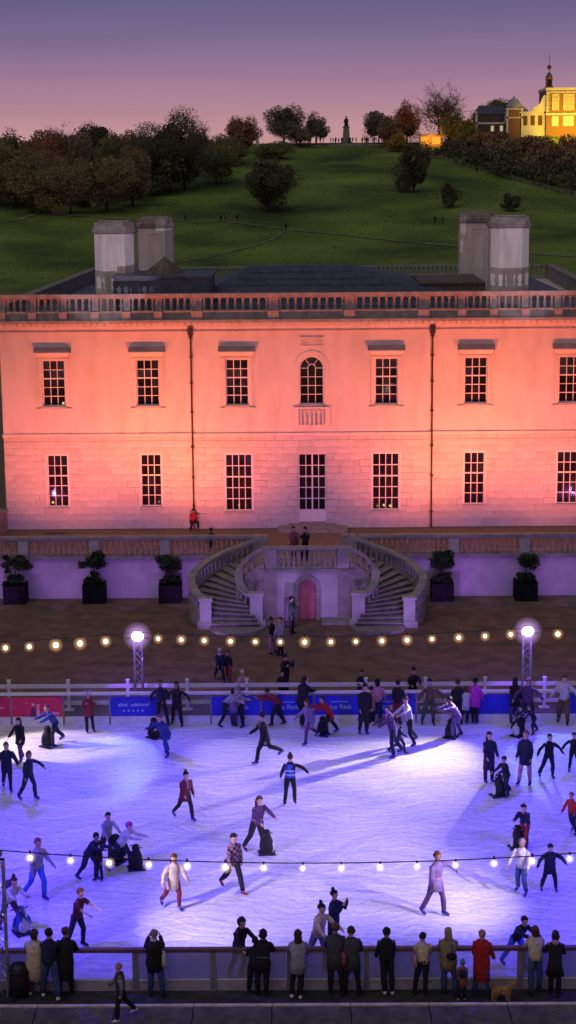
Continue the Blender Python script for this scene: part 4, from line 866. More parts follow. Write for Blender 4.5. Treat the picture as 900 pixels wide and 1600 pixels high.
for side in (-1, 1):
    mir = lambda P: [(SX+side*-p[0]*-1 if side == -1 else SX-p[0], p[1], p[2]) for p in P]
    o_ = spline([(SX-side*p[0], p[1], p[2]) for p in OUT]); i_ = spline([(SX-side*p[0], p[1], p[2]) for p in INN])
    for pts, nb in ((o_, 25), (i_, 9)):
        mb = MB(); ribbon(mb, pts, .19, -.12, 0); ribbon(mb, pts, .14, -.18, -.12); sp(mb, 'handrail', STONE2)
        mb = MB(); ribbon(mb, pts, .15, -.86, -.78); ribbon(mb, pts, .13, 0, -.86, floor=0); sp(mb, 'curved_wall', STONE)
        L_ = length_of(pts)
        for k in range(nb):
            p, t = at_len(pts, L_*(k+.7)/(nb+.4)); o = build(BS, 'baluster', None, stair); o.location = (p.x-SX, p.y+10.5, p.z-.78)
    # end piers
    for pts, sz in ((o_, .27), (i_, .30)):
        p = pts[-1]; mb = MB().box(p.x-sz, p.x+sz, p.y-sz*.7, p.y+sz*.6, .3, p.z-.05).box(p.x-sz-.06, p.x+sz+.06, p.y-sz*.7-.06, p.y+sz*.6+.06, p.z-.05, p.z+.08).box(p.x-sz-.12, p.x+sz+.12, p.y-sz*.7-.16, p.y+sz*.6+.1, 0, .3)
        sp(mb, 'end_pier', WALLP)
    p = o_[0]; sp(MB().box(p.x-.45, p.x+.25, p.y-.2, p.y+.3, 2.05, 3.24), 'top_pier', STONE2)
    # steps: fan between the two rails
    N = 15
    oi = [Vector((SX-side*a, b, 0)) for a, b in ((-2.3, -9.2), (-3.75, -9.8), (-4.70, -10.9), (-5.32, -12.2), (-5.15, -13.5), (-4.60, -14.4), (-4.35, -15.5))]
    ii = [Vector((SX-side*a, b, 0)) for a, b in ((-2.0, -12.7), (-2.5, -12.75), (-2.95, -12.85), (-3.2, -13.2), (-3.1, -13.7), (-2.75, -14.2), (-2.1, -15.2))]
    os_, is_ = spline(oi), spline(ii); Lo, Li = length_of(os_), length_of(is_)
    for k in range(N):
        t0, t1 = k/N, 1.0
        a0, _ = at_len(os_, Lo*k/N); b0, _ = at_len(is_, Li*k/N); a1, _ = at_len(os_, Lo*(k+1.12)/N); b1, _ = at_len(is_, Li*(k+1.12)/N)
        z = LZ*(1-(k+1)/(N+1)); zl = max(0, z-.30)
        q = [(a0.x, a0.y), (b0.x, b0.y), (b1.x, b1.y), (a1.x, a1.y)]
        if side == 1: q = q[::-1]
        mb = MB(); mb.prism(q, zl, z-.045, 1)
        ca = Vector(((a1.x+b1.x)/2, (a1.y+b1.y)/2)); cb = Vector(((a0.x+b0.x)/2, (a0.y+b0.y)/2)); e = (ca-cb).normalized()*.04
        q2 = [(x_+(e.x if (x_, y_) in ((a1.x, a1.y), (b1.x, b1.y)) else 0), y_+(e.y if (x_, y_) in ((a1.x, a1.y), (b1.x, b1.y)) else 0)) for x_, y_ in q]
        mb.prism(q2, z-.045, z); sp(mb, 'step', [STEPM, SHADED_RISER])
    # two wide curved bottom steps
    for j, (ra, zz) in enumerate(((1.30, .15),)):
        cx_, cy_ = SX-side*-3.3, -14.8
        pts = [(cx_+ra*math.cos(R(a))*1.0, cy_+ra*1.05*math.sin(R(a))) for a in range(180, 361, 15)]
        sp(MB().prism(pts, 0, zz), 'step', STEPM)
# landing with its front wall and door
AR = .43; DZ = 1.56; FY = -13.2
mb = MB(); wall_cells(mb, SX-2.15, SX+2.15, 0, 2.36, [(SX-AR, SX+AR, -.1, DZ+AR)], FY, .35)
for s_ in (-1, 1):
    pts = [(SX+s_*AR, DZ+AR), (SX+s_*AR, DZ)]+[(SX+s_*AR*math.cos(R(10*k)), DZ+AR*math.sin(R(10*k))) for k in range(1, 10)]
    n_ = len(pts); mb.add([(p[0], FY, p[1]) for p in pts]+[(p[0], FY+.35, p[1]) for p in pts], [tuple(range(n_)), tuple(range(n_, 2*n_))]+[(i, (i+1) % n_, n_+(i+1) % n_, n_+i) for i in range(n_)])
sp(mb, 'landing_wall', WALLP)
for s_ in (-1, 1):
    a, b = sorted((SX+s_*2.15, SX+s_*2.7)); sp(MB().box(a, b, FY+.25, FY+.5, 0, 1.95), 'wing_wall', WALLP)
mb = MB().box(SX-2.2, SX+2.2, FY+.35, -8.2, 0, LZ-.1).box(SX-2.3, SX+2.3, FY-.12, -8.1, LZ-.1, LZ+.02); 
mb = MB().box(SX-2.2, SX+2.2, FY+.9, -8.2, 0, LZ-.13).box(SX-2.2, SX-.6, FY+.35, FY+.9, 0, LZ-.13).box(SX+.6, SX+2.2, FY+.35, FY+.9, 0, LZ-.13).box(SX-2.3, SX+2.3, FY-.14, -8.1, LZ-.13, LZ)
sp(mb, 'landing', STONE)
for x in (SX-1.72, SX+1.72):
    sp(MB().box(x-.26, x+.26, FY-.06, FY-.003, 0, 2.36).box(x-.30, x+.30, FY-.10, FY-.003, 0, .25).box(x-.28, x+.28, FY-.05, FY+.2, LZ, 3.44), 'pilaster', STONE2)
mb = MB().box(SX-2.1, SX+2.1, FY-.10, FY+.26, 3.44, 3.58).box(SX-2.0, SX+2.0, FY-.03, FY+.18, LZ, LZ+.10); sp(mb, 'landing_rail', STONE2)
bl2 = baluster_mesh(.82, .10)
for k in range(12):
    o = build(bl2, 'baluster', None, stair); o.location = (-1.36+2.72*k/11, FY+10.5+.08, LZ+.1)
dr = MB(); pts = [(SX-AR, 0), (SX+AR, 0)]+[(SX+AR*math.cos(R(a)), DZ+AR*math.sin(R(a))) for a in range(0, 181, 15)]
n_ = len(pts); dr.add([(p[0], FY+.2, p[1]) for p in pts]+[(p[0], FY+.26, p[1]) for p in pts], [tuple(range(n_))]+[(i, (i+1) % n_, n_+(i+1) % n_, n_+i) for i in range(n_)])
for k in range(-2, 3): dr.box(SX+k*.17-.008, SX+k*.17+.008, FY+.185, FY+.199, .05, 1.6)
for z in (.3, .95, 1.45): dr.box(SX-AR+.03, SX+AR-.03, FY+.17, FY+.184, z, z+.07)
do = sp(dr, 'door', DOORR); build(MB().ball((SX+.3, FY+.13, .95), .035), 'handle', METAL, do)
ds = MB(); 
def arc2(mb, cx, cz, ro, ri, y0, y1, a0=0, a1=180):
    A = range(a0, a1+1, 12); o_ = [(cx+ro*math.cos(R(a)), cz+ro*math.sin(R(a))) for a in A]; i_ = [(cx+ri*math.cos(R(a)), cz+ri*math.sin(R(a))) for a in A]; n_ = len(o_)
    vs = [(p[0], y0, p[1]) for p in o_+i_]+[(p[0], y1, p[1]) for p in o_+i_]; fs = []
    for k in range(n_-1): fs += [(k, k+1, n_+k+1, n_+k), (n_+k, n_+k+1, 3*n_+k+1, 3*n_+k), (k, 2*n_+k, 2*n_+k+1, k+1)]
    mb.add(vs, fs)
arc2(ds, SX, DZ, AR+.2, AR, FY-.09, FY)
for s_ in (-1, 1): a, b = sorted((SX+s_*AR, SX+s_*(AR+.2))); ds.box(a, b, FY-.09, FY-.002, 0, DZ)
ds.prism([(SX-.12, FY-.14), (SX+.12, FY-.14), (SX+.12, FY-.003), (SX-.12, FY-.003)], DZ+AR-.02, 2.37)
sp(ds, 'door_surround', STONE)
mb = MB()
for s_ in (-1, 1): a, b = sorted((SX+s_*.68, SX+s_*2.1)); mb.box(a, b, FY-1.0, FY-.003, 0, .12)
sp(mb, 'kerb_step', STEPM)

# ------------------------------------------------------------------ foliage
def leaf_cloud(mb, c, rx, ry, rz, n, s, mats=2, shell=.55, lumps=9, rnd=random, grav=0, droop=0):
    lp = []
    for _ in range(lumps):
        a = rnd.uniform(0, 2*math.pi); u = rnd.uniform(-.92, .95); q = math.sqrt(max(0, 1-u*u)); k = rnd.uniform(.32, .84)
        lp.append((Vector((math.cos(a)*q*k*rx, math.sin(a)*q*k*ry, u*k*rz)), rnd.uniform(.22, .50)))
    lp.append((Vector((0, 0, 0)), .62))
    for _ in range(n):
        o_, k = rnd.choice(lp)
        d = Vector((rnd.gauss(0, 1), rnd.gauss(0, 1), rnd.gauss(0, 1))).normalized(); rr = k*(shell+(1-shell)*rnd.random())
        p = Vector(c)+o_+Vector((d.x*rx*rr, d.y*ry*rr, d.z*rz*rr))
        e = Vector((rnd.gauss(0, 1), rnd.gauss(0, 1), rnd.gauss(0, .8))).normalized(); f_ = e.orthogonal().normalized(); g_ = e.cross(f_)
        t = rnd.uniform(.6, 1.3)*s; an = rnd.uniform(0, 6.28); h1 = f_*math.cos(an)+g_*math.sin(an); h2 = e.cross(h1)
        mb.add([p-h1*t*.5, p+h2*t*.36, p+h1*t*.5, p-h2*t*.36], [(0, 1, 2, 3)], rnd.randrange(mats))
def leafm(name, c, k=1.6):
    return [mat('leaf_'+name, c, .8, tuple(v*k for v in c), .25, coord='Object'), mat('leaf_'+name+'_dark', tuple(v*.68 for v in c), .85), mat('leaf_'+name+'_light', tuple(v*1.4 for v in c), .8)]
LEAF = dict(dark=leafm('dark', (.10, .105, .06)), olive=leafm('olive', (.24, .21, .09)), rust=leafm('rust', (.32, .16, .08)), brown=leafm('brown', (.26, .19, .10)),
            grey=leafm('grey', (.19, .175, .14)), gold=leafm('gold', (.30, .23, .05)), green=leafm('green', (.17, .19, .07)))
def tree(x, y, h, wd, kind, label, bare=0, bush=False, name=None):
    z = hz(x, y); rnd = random.Random(int(x*31+y*17+h*7))
    t = thing(name or ('bush' if bush else 'tree'), (x, y, z-.1), label, 'bush' if bush else 'tree', None)
    th = h*(.12 if bush else .30); tr = MB()
    tr.tube((0, 0, -.3), (rnd.uniform(-.2, .2), 0, th), h*.028, h*.02, n=7)
    brn = MB()
    nb = 16 if bare else 8
    for k in range(nb):
        a = rnd.uniform(0, 6.28); ln = rnd.uniform(.45, .85); el = rnd.uniform(.35, 1.0)
        p0 = Vector((0, 0, th*rnd.uniform(.75, 1))); p1 = p0+Vector((math.cos(a)*wd*.25*ln, math.sin(a)*wd*.25*ln, (h-th)*.35*el)); p2 = p1+Vector((math.cos(a+.4)*wd*.22*ln, math.sin(a+.4)*wd*.22*ln, (h-th)*.38*el))
        brn.tube(p0, p1, h*.014, h*.009, n=4); brn.tube(p1, p2, h*.009, h*.003, n=4)
        if bare:
            for _ in range(26):
                b0 = p1.lerp(p2, rnd.random()); b1 = b0+Vector((rnd.gauss(0, 1)*wd*.11, rnd.gauss(0, 1)*wd*.11, abs(rnd.gauss(0, 1))*h*.10)); brn.tube(b0, b1, .07, .02, n=3)
                for _ in range(3): brn.tube(b0.lerp(b1, .6), b1+Vector((rnd.gauss(0, 1), rnd.gauss(0, 1), rnd.random()))*wd*.06, .035, .012, n=3)
    pale = kind in ('grey',)
    build(tr, 'trunk', BARKP if pale else BARK, t, True); build(brn, 'limbs', BARKP if pale else BARK, t)
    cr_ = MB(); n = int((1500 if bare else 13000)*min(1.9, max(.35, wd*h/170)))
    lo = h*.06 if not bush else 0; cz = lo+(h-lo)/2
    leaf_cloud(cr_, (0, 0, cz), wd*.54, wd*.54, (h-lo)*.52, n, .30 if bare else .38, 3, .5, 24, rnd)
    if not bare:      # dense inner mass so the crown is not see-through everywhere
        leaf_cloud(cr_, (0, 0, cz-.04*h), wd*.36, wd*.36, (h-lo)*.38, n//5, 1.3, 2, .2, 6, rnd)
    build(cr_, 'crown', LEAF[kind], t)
    return t
for a in TREES: tree(*a)
# thickets on the wooded bank (nobody could count their shrubs)
for i, (pts, kind, seed) in enumerate(THICK):
    rnd = random.Random(seed); mb = MB()
    for (x, y, rx, rz) in pts:
        z = hz(x, y); leaf_cloud(mb, (x, y, z+rz*.6), rx, rx*.8, rz, int(rx*rz*46), .75, 3, .45, 8, rnd)
    o = build(mb, 'thicket', LEAF[kind]); tag(o, kind='stuff')
# grass tufts roughen the near slope of the hill
mb = MB(); rnd = random.Random(5)
for _ in range(9000):
    y = rnd.uniform(235, 446); x = rnd.uniform(-.20, .20)*(y+92)
    z = hz(x, y)-.05; s = rnd.uniform(.12, .34); a = rnd.uniform(0, 3.14)
    mb.add([(x-math.cos(a)*s, y-math.sin(a)*s, z), (x+math.cos(a)*s, y+math.sin(a)*s, z), (x, y, z+s*.9)], [(0, 1, 2)])
tag(build(mb, 'grass_tufts', mat('tuft', (.05, .085, .018), .9, (.09, .12, .03), .05)), kind='stuff')

# fence up the hillside
hf = thing('hill_fence', (0, 0, 0), 'pale railing climbing diagonally up the hillside below the dark wooded bank', 'fence')
P0, P1 = HILLF; n_ = 26; pts = []
for k in range(n_+1):
    x = P0[0]+(P1[0]-P0[0])*k/n_; y = P0[1]+(P1[1]-P0[1])*k/n_; pts.append(Vector((x, y, hz(x, y))))
pm_ = MB().box(-.12, .12, -.12, .12, 0, 1.25).mesh('post'); pm_.materials.append(STONE2)
for p in pts: build(pm_, 'post', None, hf, loc=p)
for a, b in zip(pts[:-1], pts[1:]):
    r_ = MB().tube(a+Vector((0, 0, 1.0)), b+Vector((0, 0, 1.0)), .09, n=4).tube(a+Vector((0, 0, .5)), b+Vector((0, 0, .5)), .09, n=4); build(r_, 'rail', STONE2, hf)

# ------------------------------------------------------------------ buildings on the hill
BRICK = mat('red_brick', (.26, .13, .06), .9, (.34, .18, .08), 2.2, .3, 12)
OBZ = 34.2
ob = thing('observatory_house', (86, 428, OBZ), 'yellow floodlit brick house with turret and red time ball on the hilltop', 'building')
def op(mb, name, m, smooth=False, parent=None): return build(mb, name, m, parent or ob, smooth)
X0 = OBX0-86
main = MB(); main.box(X0, X0+24, 0, 16, -3, 10.6); op(main, 'brick_walls', BRICK)
mb = MB().box(X0-.3, X0+24.3, -.4, 16.3, 10.6, 11.4).box(X0-.1, X0+24, -.25, 0, 9.9, 10.3).box(X0-.2, X0+24, -.3, 0, 3.5, 4.1); op(mb, 'cornice', STUCCO)
for k in range(14):
    op(MB().box(X0-.05, X0+(.9 if k % 2 else .6), -.1, .0, 4.3+k*.4, 4.62+k*.4), 'quoin', STUCCO)
for i, x in enumerate((X0+1.9, X0+5.2, X0+9.6, X0+13.5, X0+17.5)):
    wd = 1.6 if i % 2 == 0 else 2.8
    f = MB().box(x-.2, x, -.2, -.02, 4.9, 9.6).box(x+wd, x+wd+.2, -.2, -.02, 4.9, 9.6).box(x, x+wd, -.2, -.02, 9.4, 9.6).box(x, x+wd, -.2, -.02, 4.9, 5.1)
    for k in range(1, 4): f.box(x, x+wd, -.14, -.06, 4.9+k*1.15, 5.0+k*1.15)
    f.box(x+wd/2-.05, x+wd/2+.05, -.14, -.06, 5, 9.5)
    wo = op(f, 'window', PAINT); build(MB().box(x, x+wd, -.06, -.02, 5, 9.5), 'pane', mat('blind', (.50, .42, .26), .7, (.58, .50, .32), 1), wo)
    f = MB().box(x-.2, x+wd+.2, -.12, -.02, .3, 3.2); op(f, 'lower_panel', STUCCO)
wing = MB().box(X0-7.6, X0, 1, 10, -3, 4.1).box(X0-7.9, X0, .7, 10.3, 4.1, 4.6); op(wing, 'wing', STUCCO)
mb = MB()
for x in (X0-6.6, X0-4.4, X0-2.2): mb.box(x, x+1.2, .9, .98, .6, 3.4)
op(mb, 'wing_window', mat('dark_shutter', (.12, .05, .02), .7))
# curved volute between wing and main block
v_ = MB(); pts = [(X0, 4.6), (X0, 9.4), (X0-.8, 9.2), (X0-1.3, 8.0), (X0-1.8, 6.9), (X0-2.8, 6.2), (X0-3.9, 5.6), (X0-4.1, 4.6)]
n_ = len(pts); v_.add([(p[0], .5, p[1]) for p in pts]+[(p[0], 1.0, p[1]) for p in pts], [tuple(range(n_)), tuple(range(n_, 2*n_))]+[(i, (i+1) % n_, n_+(i+1) % n_, n_+i) for i in range(n_)]); op(v_, 'volute', STUCCO)
tx = X0+1.1
t_ = MB().box(tx-1.1, tx+1.1, 2.1, 4.4, 11.4, 11.9).box(tx-.85, tx+.85, 2.3, 4.1, 11.9, 14.0).box(tx-1.05, tx+1.05, 2.1, 4.4, 14.0, 14.3)
to = op(t_, 'turret', BRICK); build(MB().box(tx-.4, tx+.4, 2.2, 2.3, 12.2, 13.8), 'louvre', DARKM, to)
d_ = MB().lathe([(1.05, 0), (.95, .6), (.6, 1.25), (.22, 1.7), (.1, 2.0)], (tx, 3.25, 14.3), n=10); build(d_, 'turret_dome', LEAD, to, True)
op(MB().tube((tx, 3.25, 16), (tx, 3.25, 21.2), .09, .05).tube((tx-.4, 3.25, 20.3), (tx+.4, 3.25, 20.3), .05), 'mast', DARKM)
op(MB().ball((tx, 3.25, 17.4), .68, 10, 8), 'time_ball', mat('dark_red_ball', (.12, .012, .015), .4), True)
# neighbouring pavilions
pv = thing('pavilion', (PAVX, 429, 33.5), 'small brick pavilion with grey domed roof left of the yellow lit house', 'building')
b = MB().box(-2.3, 2.3, 0, 5, -3, 5.9); build(b, 'walls', BRICK, pv)
b = MB().box(-2.5, -1.9, -.1, .3, -3, 5.9).box(1.9, 2.5, -.1, .3, -3, 5.9).box(-2.5, 2.5, -.1, .3, 3.4, 3.8).box(-2.6, 2.6, -.2, 5.2, 5.9, 6.3); build(b, 'white_trim', PAINT, pv)
build(MB().lathe([(2.6, 0), (2.3, 1.1), (1.4, 2.4), (.3, 3.2), (.08, 3.9)], (0, 2.5, 6.3), n=12), 'domed_roof', mat('grey_dome', (.28, .30, .36), .5, (.36, .38, .44), 2), pv, True)
lg = thing('long_building', (LGX, 430, 33.0), 'low grey building with white band and small lit windows beside the pavilion', 'building')
build(MB().box(-4.8, 4.8, 0, 7, -4, 5.2), 'walls', mat('grey_wall', (.07, .06, .06), .9, (.10, .085, .08), 1), lg)
build(MB().box(-4.9, 4.9, -.1, .0, 2.3, 2.8).box(-4.9, -4.2, -.1, 0, -2, 6).box(3.9, 4.5, -.1, 0, 2.3, 5.6), 'white_trim', PAINT, lg)
rf = MB(); rf.add([(-5, -.3, 5.2), (5, -.3, 5.2), (5, 7.3, 5.2), (-5, 7.3, 5.2), (-3.5, 3.5, 7.8), (3.5, 3.5, 7.8)], [(0, 1, 5, 4), (1, 2, 5), (2, 3, 4, 5), (3, 0, 4), (0, 3, 2, 1)]); build(rf, 'roof', SLATE, lg)
for x in (-.2, 2.5): build(MB().box(x, x+.9, -.06, -.01, .2, 1.8), 'lit_window', bulb_mat('dim_window', (1, .75, .45), .5), lg)
ki = thing('hilltop_kiosk', (KIX, 436, hz(KIX, 436)+.6), 'low pavilion glowing orange from within among the hilltop trees', 'building')
build(MB().box(-3.4, 3.4, 1.2, 4, -1, 3.0).box(-3.4, -3.2, 0, 1.2, -1, 3).box(3.2, 3.4, 0, 1.2, -1, 3), 'walls', mat('plaster_warm', (.5, .35, .2), .8), ki)
build(MB().box(-3.8, 3.8, -.5, 4.3, 3.0, 3.35), 'roof', SLATE, ki)
build(MB().box(-3.0, -.6, 1.05, 1.19, .4, 2.5).box(.4, 2.8, 1.05, 1.19, .4, 2.5), 'lit_window', LEDP, ki)
kl = bpy.data.lights.new('kiosk_lamp', 'POINT'); kl.energy = 1100; kl.color = (1, .32, .03); kl.shadow_soft_size = .3
ko = bpy.data.objects.new('kiosk_lamp', kl); col.objects.link(ko); ko.location = (KIX, 433.6, hz(KIX, 436)+3.0)
# statue
sz_ = hz(STX, 452)
st_ = thing('statue', (STX, 452, sz_), 'tall stone plinth carrying a dark cloaked bronze figure on the hill crest', 'statue')
b = MB().box(-1.7, 1.7, -1.7, 1.7, -.5, .5).box(-1.35, 1.35, -1.35, 1.35, .5, 1.1)
b.loft([[(-1.1*k, -1.1*k, z), (1.1*k, -1.1*k, z), (1.1*k, 1.1*k, z), (-1.1*k, 1.1*k, z)] for k, z in ((1, 1.1), (.82, 4.6), (1.0, 4.75), (1.0, 5.0))]); build(b, 'plinth', STONE2, st_)
b = MB(); b.lathe([(.75, 5.0), (.62, 5.6), (.60, 6.4), (.66, 7.0), (.55, 7.35), (.2, 7.5)], n=9); b.ball((0, 0, 7.75), .26); b.tube((-.5, -.1, 6.9), (-.75, -.35, 6.2), .16, .12); b.tube((.5, -.1, 6.9), (.55, -.55, 6.4), .16, .12); b.add([(-.4, -.25, 7.9), (.4, -.25, 7.9), (0, .35, 7.95), (0, 0, 8.2)], [(0, 1, 3), (1, 2, 3), (2, 0, 3), (0, 2, 1)])
build(b, 'figure', mat('bronze', (.04, .03, .025), .6), st_)
oz = hz(OBLX, 440)
b = MB().box(-.9, .9, -.9, .9, -.5, .8); b.loft([[(-.6*k, -.6*k, z), (.6*k, -.6*k, z), (.6*k, .6*k, z), (-.6*k, .6*k, z)] for k, z in ((1, .8), (.6, 4.2), (.05, 4.9))])
o = build(b, 'obelisk', mat('white_stone', (.6, .58, .55), .8)); o.location = (OBLX, 440, oz); tag(o, 'small white obelisk against the sky right of the rust coloured tree', 'obelisk')

# ------------------------------------------------------------------ potted trees
def potted(x, y, label, seed):
    rnd = random.Random(seed); t = thing('potted_tree', (x, y, 0), label, 'potted tree', 'clipped trees in black planters')
    b = MB().box(-.52, .52, -.5, .5, .04, .88)
    for s_ in (-1, 1):
        b.box(s_*.5-.05, s_*.5+.05, -.54, .54, 0, .95); 
    b.box(-.45, .45, -.54, -.5, .8, .9).box(-.45, .45, -.54, -.5, .06, .14)
    for k in range(6): b.box(-.44+k*.16, -.30+k*.16, -.525, -.5, .15, .79)
    build(b, 'planter', mat('black_wood', (.010, .010, .011), .95, (.018, .018, .02), 6, .3, 20, spec=.05), t)
    build(MB().tube((0, 0, .8), (.02, 0, 1.75), .035, .03), 'trunk', BARK, t)
    c = MB(); k_ = rnd.uniform(.92, 1.12); leaf_cloud(c, (rnd.uniform(-.06, .06), 0, 2.0), .76*k_, .70, .58*k_, 2200, .12, 3, .35, 12, rnd); build(c, 'crown', [mat('box_leaf', (.02, .045, .014), .6, (.035, .065, .02), 5), mat('box_leaf_dark', (.012, .025, .01), .7), mat('box_leaf_light', (.045, .08, .03), .6)], t)
    c = MB(); leaf_cloud(c, (0, 0, 1.1), .62, .52, .34, 1100, .12, 2, .35, 9, rnd); build(c, 'underplanting', [MATS['box_leaf'], MATS['box_leaf_dark']], t)
for i, (x, lab) in enumerate(POTS): potted(x, -9.35, lab, 40+i)

# ------------------------------------------------------------------ towers
def tower(key, base, top, label, lamps, wd=.30, flare=True, near=False):
    x, y = base; t = thing('light_tower', (x, y, 0), label, 'light tower')
    h = top-.25; hw = wd/2
    cm = MB().tube((0, 0, 0), (0, 0, h), .027, n=6).mesh('chord'); cm.materials.append(METAL)
    cs = [(-hw, -hw), (hw, -hw), (hw, hw), (-hw, hw)]
    for a, b in cs: build(cm, 'chord', None, t, loc=(a, b, 0))
    n_ = int(h/.36)
    for i in range(4):
        a, b = cs[i], cs[(i+1) % 4]
        for k in range(n_):
            z0, z1 = h*k/n_, h*(k+1)/n_
            p, q = (a, b) if k % 2 else (b, a)
            build(MB().tube((p[0], p[1], z0), (q[0], q[1], z1), .014, n=4), 'brace', METAL, t)
    build(MB().box(-.35, .35, -.35, .35, 0, .05), 'base_plate', DARKM, t)
    build(MB().box(-.45*wd/.3, .45*wd/.3, -.03, .03, h-.02, h+.04) if not near else MB().box(-.16, .16, -.03, .03, h-.02, h+.04), 'crossbar', DARKM, t)
    s_ = -1 if y > -40 else 1
    for k, (dx, dz, r) in enumerate(lamps):
        hd = thing('x', (0, 0, 0), 'x', 'x'); bpy.data.objects.remove(hd)
        c = Vector((dx, s_*.12, h+.12+dz))
        hs = MB()
        ax = Vector((dx*.6, s_*1.0, -.35)).normalized(); u = Vector((1, 0, 0)); v = ax.cross(u).normalized(); u = v.cross(ax)
        rg = lambda r_, o_: [tuple(c+ax*o_+(u*math.cos(2*math.pi*i/12)+v*math.sin(2*math.pi*i/12))*r_) for i in range(12)]
        hs.loft([rg(r*.5, -.2), rg(r*.9, -.12), rg(r, 0)]); lh = build(hs, 'lamp_head', DARKM, t)
        ls = MB().loft([rg(r*.93, .005), rg(r*.93, .02), rg(r*.6, .05)]); build(ls, 'lens', FLOOD, lh)
        if not near:
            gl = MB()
            for q in (1.08, 1.16, 1.25, 1.36, 1.5, 1.68, 1.9, 2.2): gl.ball(tuple(c), r*q, 18, 12)  # emissive shells added as a glow halo around the lens
            gl = gl; build(gl, 'lamp_halo', HALOF, lh, True)
    return t
tower('fl', (-7.02, -27.9), 3.42, 'lattice light tower glowing white behind the ice on the left', [(0, 0, .25)])
tower('fr', (8.14, -27.9), 3.52, 'lattice light tower glowing white behind the ice on the right', [(0, 0, .25)])
tower('nl', (-8.42, -51.25), 4.02, 'dark lattice pole at the bottom left corner of the rink', [(0, .0, .11)], .26, near=True)
tower('nr', (8.3, -51.25), 4.02, 'lattice pole just past the right edge of the rink front', [(0, .1, .2)], .26, near=True)

# festoon strings
def festoon(label, A, B, sag, bulbs, bm, gm, r, gr, cat='string lights'):
    A = Vector(A); B = Vector(B); t = thing('festoon_string', A, label, cat)
    def P(u): p = A.lerp(B, u); p.z -= sag*4*u*(1-u); return p
    cb = MB(); N = 40
    for k in range(N): cb.tube(P(k/N)-A, P((k+1)/N)-A, .016, n=4)
    build(cb, 'cable', CABLE, t)
    me = MB().ball((0, 0, 0), r, 10, 6).mesh('bulb', True); me.materials.append(bm)
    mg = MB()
    for q in (.36, .40, .44, .48, .53, .58, .64, .70, .77, .84, .92, 1.0): mg.ball((0, 0, 0), gr*q, 14, 9)  # nested glow shells imitating the halo of each bulb
    mg = mg.mesh('halo', True); mg.materials.append(gm)
    ms = MB().tube((0, 0, gr*.8), (0, 0, gr*1.3), .03, n=6).mesh('socket'); ms.materials.append(CABLE)
    for x in bulbs:
        u = (x-A.x)/(B.x-A.x)
        if not -.001 <= u <= 1.001: continue
        p = P(u)-A; p.z -= gr
        g = build(mg, 'halo', None, t, loc=p); s = random.uniform(.85, 1.15); g.scale = (s, s, s)
        build(me, 'bulb', None, g); build(ms, 'socket', None, g)
festoon('warm string lights hanging between the two far light towers', (-7.02, -27.9, 3.42), (8.14, -27.9, 3.5), .26, FBM, BULB, HALO, .068, .22)
festoon('warm string lights running left from the far left tower', (-16.5, -27.9, 3.0), (-7.02, -27.9, 3.42), .12, FBL, BULB, HALO, .09, .25)
festoon('warm string lights running right from the far right tower', (8.14, -27.9, 3.5), (18, -27.9, 3.5), .10, FBR, BULB, HALO, .08, .22)
festoon('pale string lights on a dark cable across the front of the ice', (-8.42, -51.25, 4.03), (8.3, -51.25, 4.03), .40, FBN, BULBP, HALOP, .055, .14)

